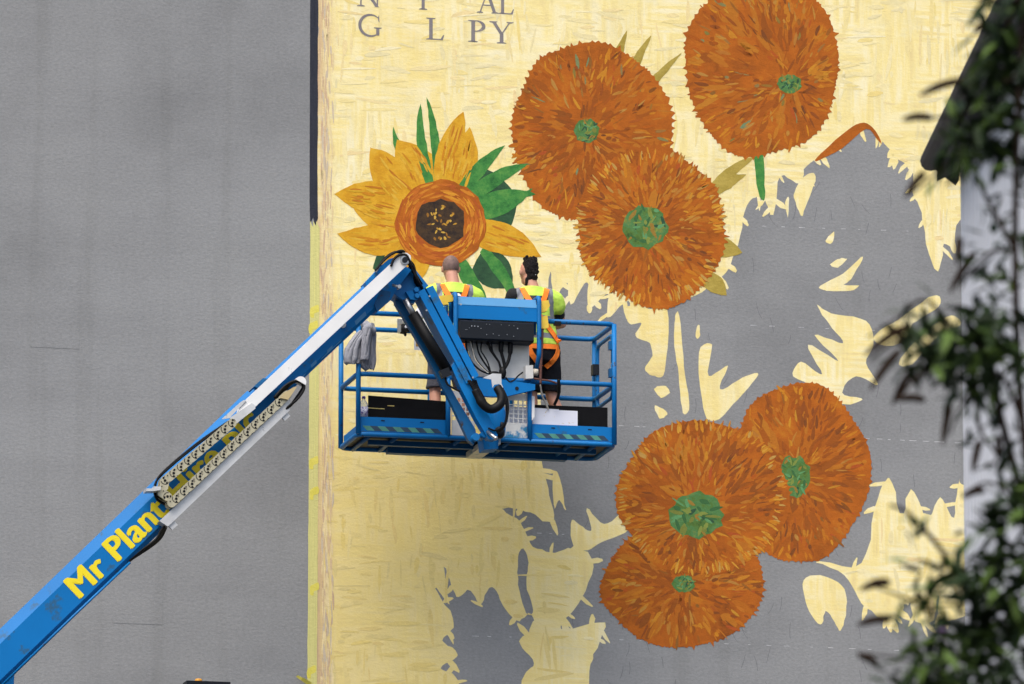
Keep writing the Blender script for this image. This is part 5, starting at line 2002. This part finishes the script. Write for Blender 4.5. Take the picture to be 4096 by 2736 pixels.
# ------------------------------------------------------------------ shrub close to the camera
YS = CAM.y + 23.0
leafm = material("shrub_leaf", (30, 44, 20), 0.6, var=0.5, vscale=7, spec=0.15)
leafp = material("shrub_leaf_pale", (72, 92, 40), 0.6, var=0.35, vscale=7, spec=0.15)
twigm = material("shrub_twig", (44, 34, 27), 0.9, spec=0.1, var=0.3, vscale=20)
spikem = material("dry_flower_spike", (52, 38, 28), 0.95, spec=0.1, var=0.35, vscale=60, bump=0.8, bscale=200)
lilac = material("lilac_flower", (150, 112, 168), 0.8, var=0.2, vscale=60)
base_s = U(4350, 2736, YS)
shrub = empty("flowering_shrub", (base_s.x, YS, 0), "tall dark leafy shrub with brown dried flower spikes, out of focus in front", "shrub")
SK = []
rs = random.Random(12)


def SP(x, y, d=0.0):
    return U(x, y, YS + d)


stems = [
    [(4420, 4200, 0), (4330, 2900, .1), (4180, 2300, .05), (4090, 1700, 0), (4060, 1000, -.05), (4080, 300, -.05), (4120, -300, 0)],
    [(4400, 4200, .2), (4200, 3000, .2), (3960, 2550, .15), (3800, 2250, .1), (3640, 2060, .05), (3560, 2020, .0)],
    [(4180, 2300, .05), (4010, 1700, .1), (3960, 1450, .15), (3820, 1330, .1), (3620, 1350, .05), (3480, 1440, 0)],
    [(4090, 1700, 0), (4000, 1500, 0), (3860, 1600, 0), (3800, 1740, .02)],
    [(3900, 1560, .0), (3920, 1720, 0), (3990, 1830, 0), (3905, 1880, .02)],
    [(4060, 1000, -.05), (3960, 820, 0), (3850, 620, .0), (3740, 700, .02), (3640, 780, .05)],
    [(4080, 300, -.05), (4000, 330, 0), (3900, 300, 0), (3700, 370, .05)],
    [(4080, 500, -.05), (3960, 440, .1), (3800, 465, .05), (3630, 475, .02)],
    [(4120, -300, 0), (4050, 60, 0), (3960, 120, .05), (3900, 110, .05)],
    [(3960, 2550, .15), (3800, 2500, .1), (3640, 2400, .05), (3480, 2340, 0)],
    [(4200, 3000, .2), (3900, 2800, .1), (3700, 2660, .05), (3430, 2610, .0)],
    [(4180, 2300, .05), (4050, 2000, .05), (3950, 1930, .05), (3850, 1980, .1)],
    [(3820, 1330, .1), (3700, 1200, .1), (3580, 1280, .05), (3470, 1350, .0)],
    [(4060, 1000, 0), (3960, 1010, 0), (3880, 1090, 0), (3840, 1160, 0)],
    [(3820, 1430, .1), (3680, 1500, .0), (3590, 1600, .0)],
]
allb = []
for i, st in enumerate(stems):
    P = spline([SP(*q) for q in st], 6)
    r0 = 0.020 if i == 0 else (0.014 if i < 3 else 0.008)
    b = MB()
    if i == 0:
        P = [Vector((P[0].x + 0.05, P[0].y, 0))] + P
    if i == 1:
        P = [Vector((P[0].x - 0.02, P[0].y, 0))] + P
    b.tube(P, [r0 * (1 - 0.7 * k / len(P)) for k in range(len(P))], 7)
    SK.append(b.build("stem", twigm))
    allb.append(P)


def leaf(b, p, d, up, L, W):
    d = d.normalized()
    s = d.cross(up)
    if s.length < 1e-4:
        s = Vector((1, 0, 0))
    s.normalize()
    nrm = s.cross(d)
    q = [p, p + d * L * 0.3 + s * W * 0.5 - nrm * 0.004, p + d * L * 0.65 + s * W * 0.42 - nrm * L * 0.05, p + d * L - nrm * L * 0.16, p + d * L * 0.65 - s * W * 0.42 - nrm * L * 0.05, p + d * L * 0.3 - s * W * 0.5 - nrm * 0.004]
    m1, m2 = p + d * L * 0.3 + nrm * W * 0.06, p + d * L * 0.65 - nrm * L * 0.03
    i = b.add(q + [m1, m2])
    for f_ in ((i, i + 1, i + 6), (i + 1, i + 2, i + 7, i + 6), (i + 2, i + 3, i + 7), (i + 3, i + 4, i + 7), (i + 4, i + 5, i + 6, i + 7), (i + 5, i, i + 6)):
        b.face(f_)


lb = MB()


def spray(p, n, rad, L=(0.05, 0.11)):
    for k in range(n):
        o_ = Vector((rs.gauss(0, rad), rs.gauss(0, rad), rs.gauss(0, rad)))
        d = Vector((rs.gauss(-0.2, 0.8), rs.gauss(0, 0.6), rs.gauss(-0.25, 0.6)))
        ln = rs.uniform(*L)
        lb.mi = 0 if rs.random() < 0.72 else 1
        leaf(lb, p + o_, d, Vector((rs.gauss(0, 0.4), rs.gauss(0, 0.4), 1)), ln, ln * rs.uniform(0.22, 0.32))


for i, P in enumerate(allb):
    if i == 0:
        continue
    pts = P[5:] if i == 1 else P
    for k, p in enumerate(pts):
        if p.z > 4.6 and k < len(pts) - 6 and rs.random() < 0.6:
            spray(p, 2, 0.03)
# leafy clumps, with gaps between them
CL = [(4080, 30, 46, .06), (4010, 110, 24, .045), (4050, 230, 40, .05), (3990, 330, 30, .045), (4060, 400, 40, .05), (3950, 460, 26, .04), (3870, 540, 22, .035), (3990, 560, 46, .05), (4070, 600, 36, .045), (3830, 590, 10, .025), (4085, 720, 8, .03),
      (4090, 830, 8, .03), (4080, 930, 16, .035), (4010, 1000, 10, .03), (4070, 1090, 26, .035), (3990, 1130, 10, .025), (4070, 1290, 16, .03), (3960, 1250, 26, .035), (3900, 1320, 50, .045), (3830, 1400, 50, .045), (3760, 1330, 26, .035),
      (3900, 1480, 44, .04), (3700, 1400, 20, .03), (3660, 1330, 10, .025), (3990, 1390, 18, .03), (4080, 1400, 12, .03), (3640, 1430, 8, .025), (3930, 1560, 16, .025),
      (4080, 1960, 26, .04), (4030, 2060, 40, .045), (3960, 2130, 16, .03), (4080, 2150, 40, .045), (3940, 2270, 34, .045), (4050, 2290, 50, .05), (3850, 2360, 30, .04), (3960, 2400, 60, .055), (4080, 2440, 60, .055), (3760, 2430, 30, .045),
      (3900, 2520, 70, .06), (4030, 2590, 70, .06), (3830, 2620, 60, .055), (3950, 2690, 70, .06), (3720, 2600, 34, .045), (3730, 2720, 44, .05), (3640, 2500, 12, .035), (3660, 2660, 16, .035), (3690, 2290, 14, .035), (3800, 2280, 14, .035),
      (4180, 600, 40, .08), (4190, 1500, 40, .08), (4200, 2200, 70, .1), (3950, 2850, 110, .11), (4150, 2950, 110, .11)]
for x, y, n, r in CL:
    if y < 2760 and x < 4150:
        n = int(n * (0.62 if y > 1900 else (0.35 if x > 3990 and 640 < y < 1200 else 0.8)))
    spray(SP(x, y, rs.uniform(-.1, .1)), n, r, (0.07, 0.13))
SK.append(tag(lb.build("foliage", [leafm, leafp]), kind="stuff"))


def spike(x0, y0, x1, y1, d=0.0, mat=None):
    p0, p1 = SP(x0, y0, d), SP(x1, y1, d)
    md = (p0 + p1) / 2 + Vector((0, 0, 0.008))
    b = MB()
    b.tube(spline([p0, md, p1], 5), [0.006, 0.010, 0.012, 0.0125, 0.012, 0.0125, 0.012, 0.011, 0.009, 0.006, 0.003][:11], 8)
    SK.append(b.build("flower_spike", mat or spikem))


for q in ((3860, 320, 3680, 380), (3730, 472, 3610, 480), (3700, 690, 3620, 790), (3950, 105, 3895, 130), (3640, 1300, 3460, 1420), (3600, 1400, 3480, 1560), (3700, 1600, 3590, 1600), (3650, 1480, 3570, 1620), (3800, 1620, 3770, 1780), (3990, 1740, 4000, 1830), (3920, 1760, 3890, 1890),
          (3560, 2330, 3460, 2350), (3560, 2330, 3440, 2360), (3560, 2480, 3430, 2500), (3510, 2660, 3430, 2620), (3840, 950, 3830, 1060), (3900, 1010, 3800, 1170), (3940, 1960, 3850, 1990), (3840, 2290, 3870, 2300)):
    spike(*q, d=rs.uniform(-.06, .06))
spike(3755, 2520, 3785, 2535, 0.0, lilac)
adopt(shrub, SK)
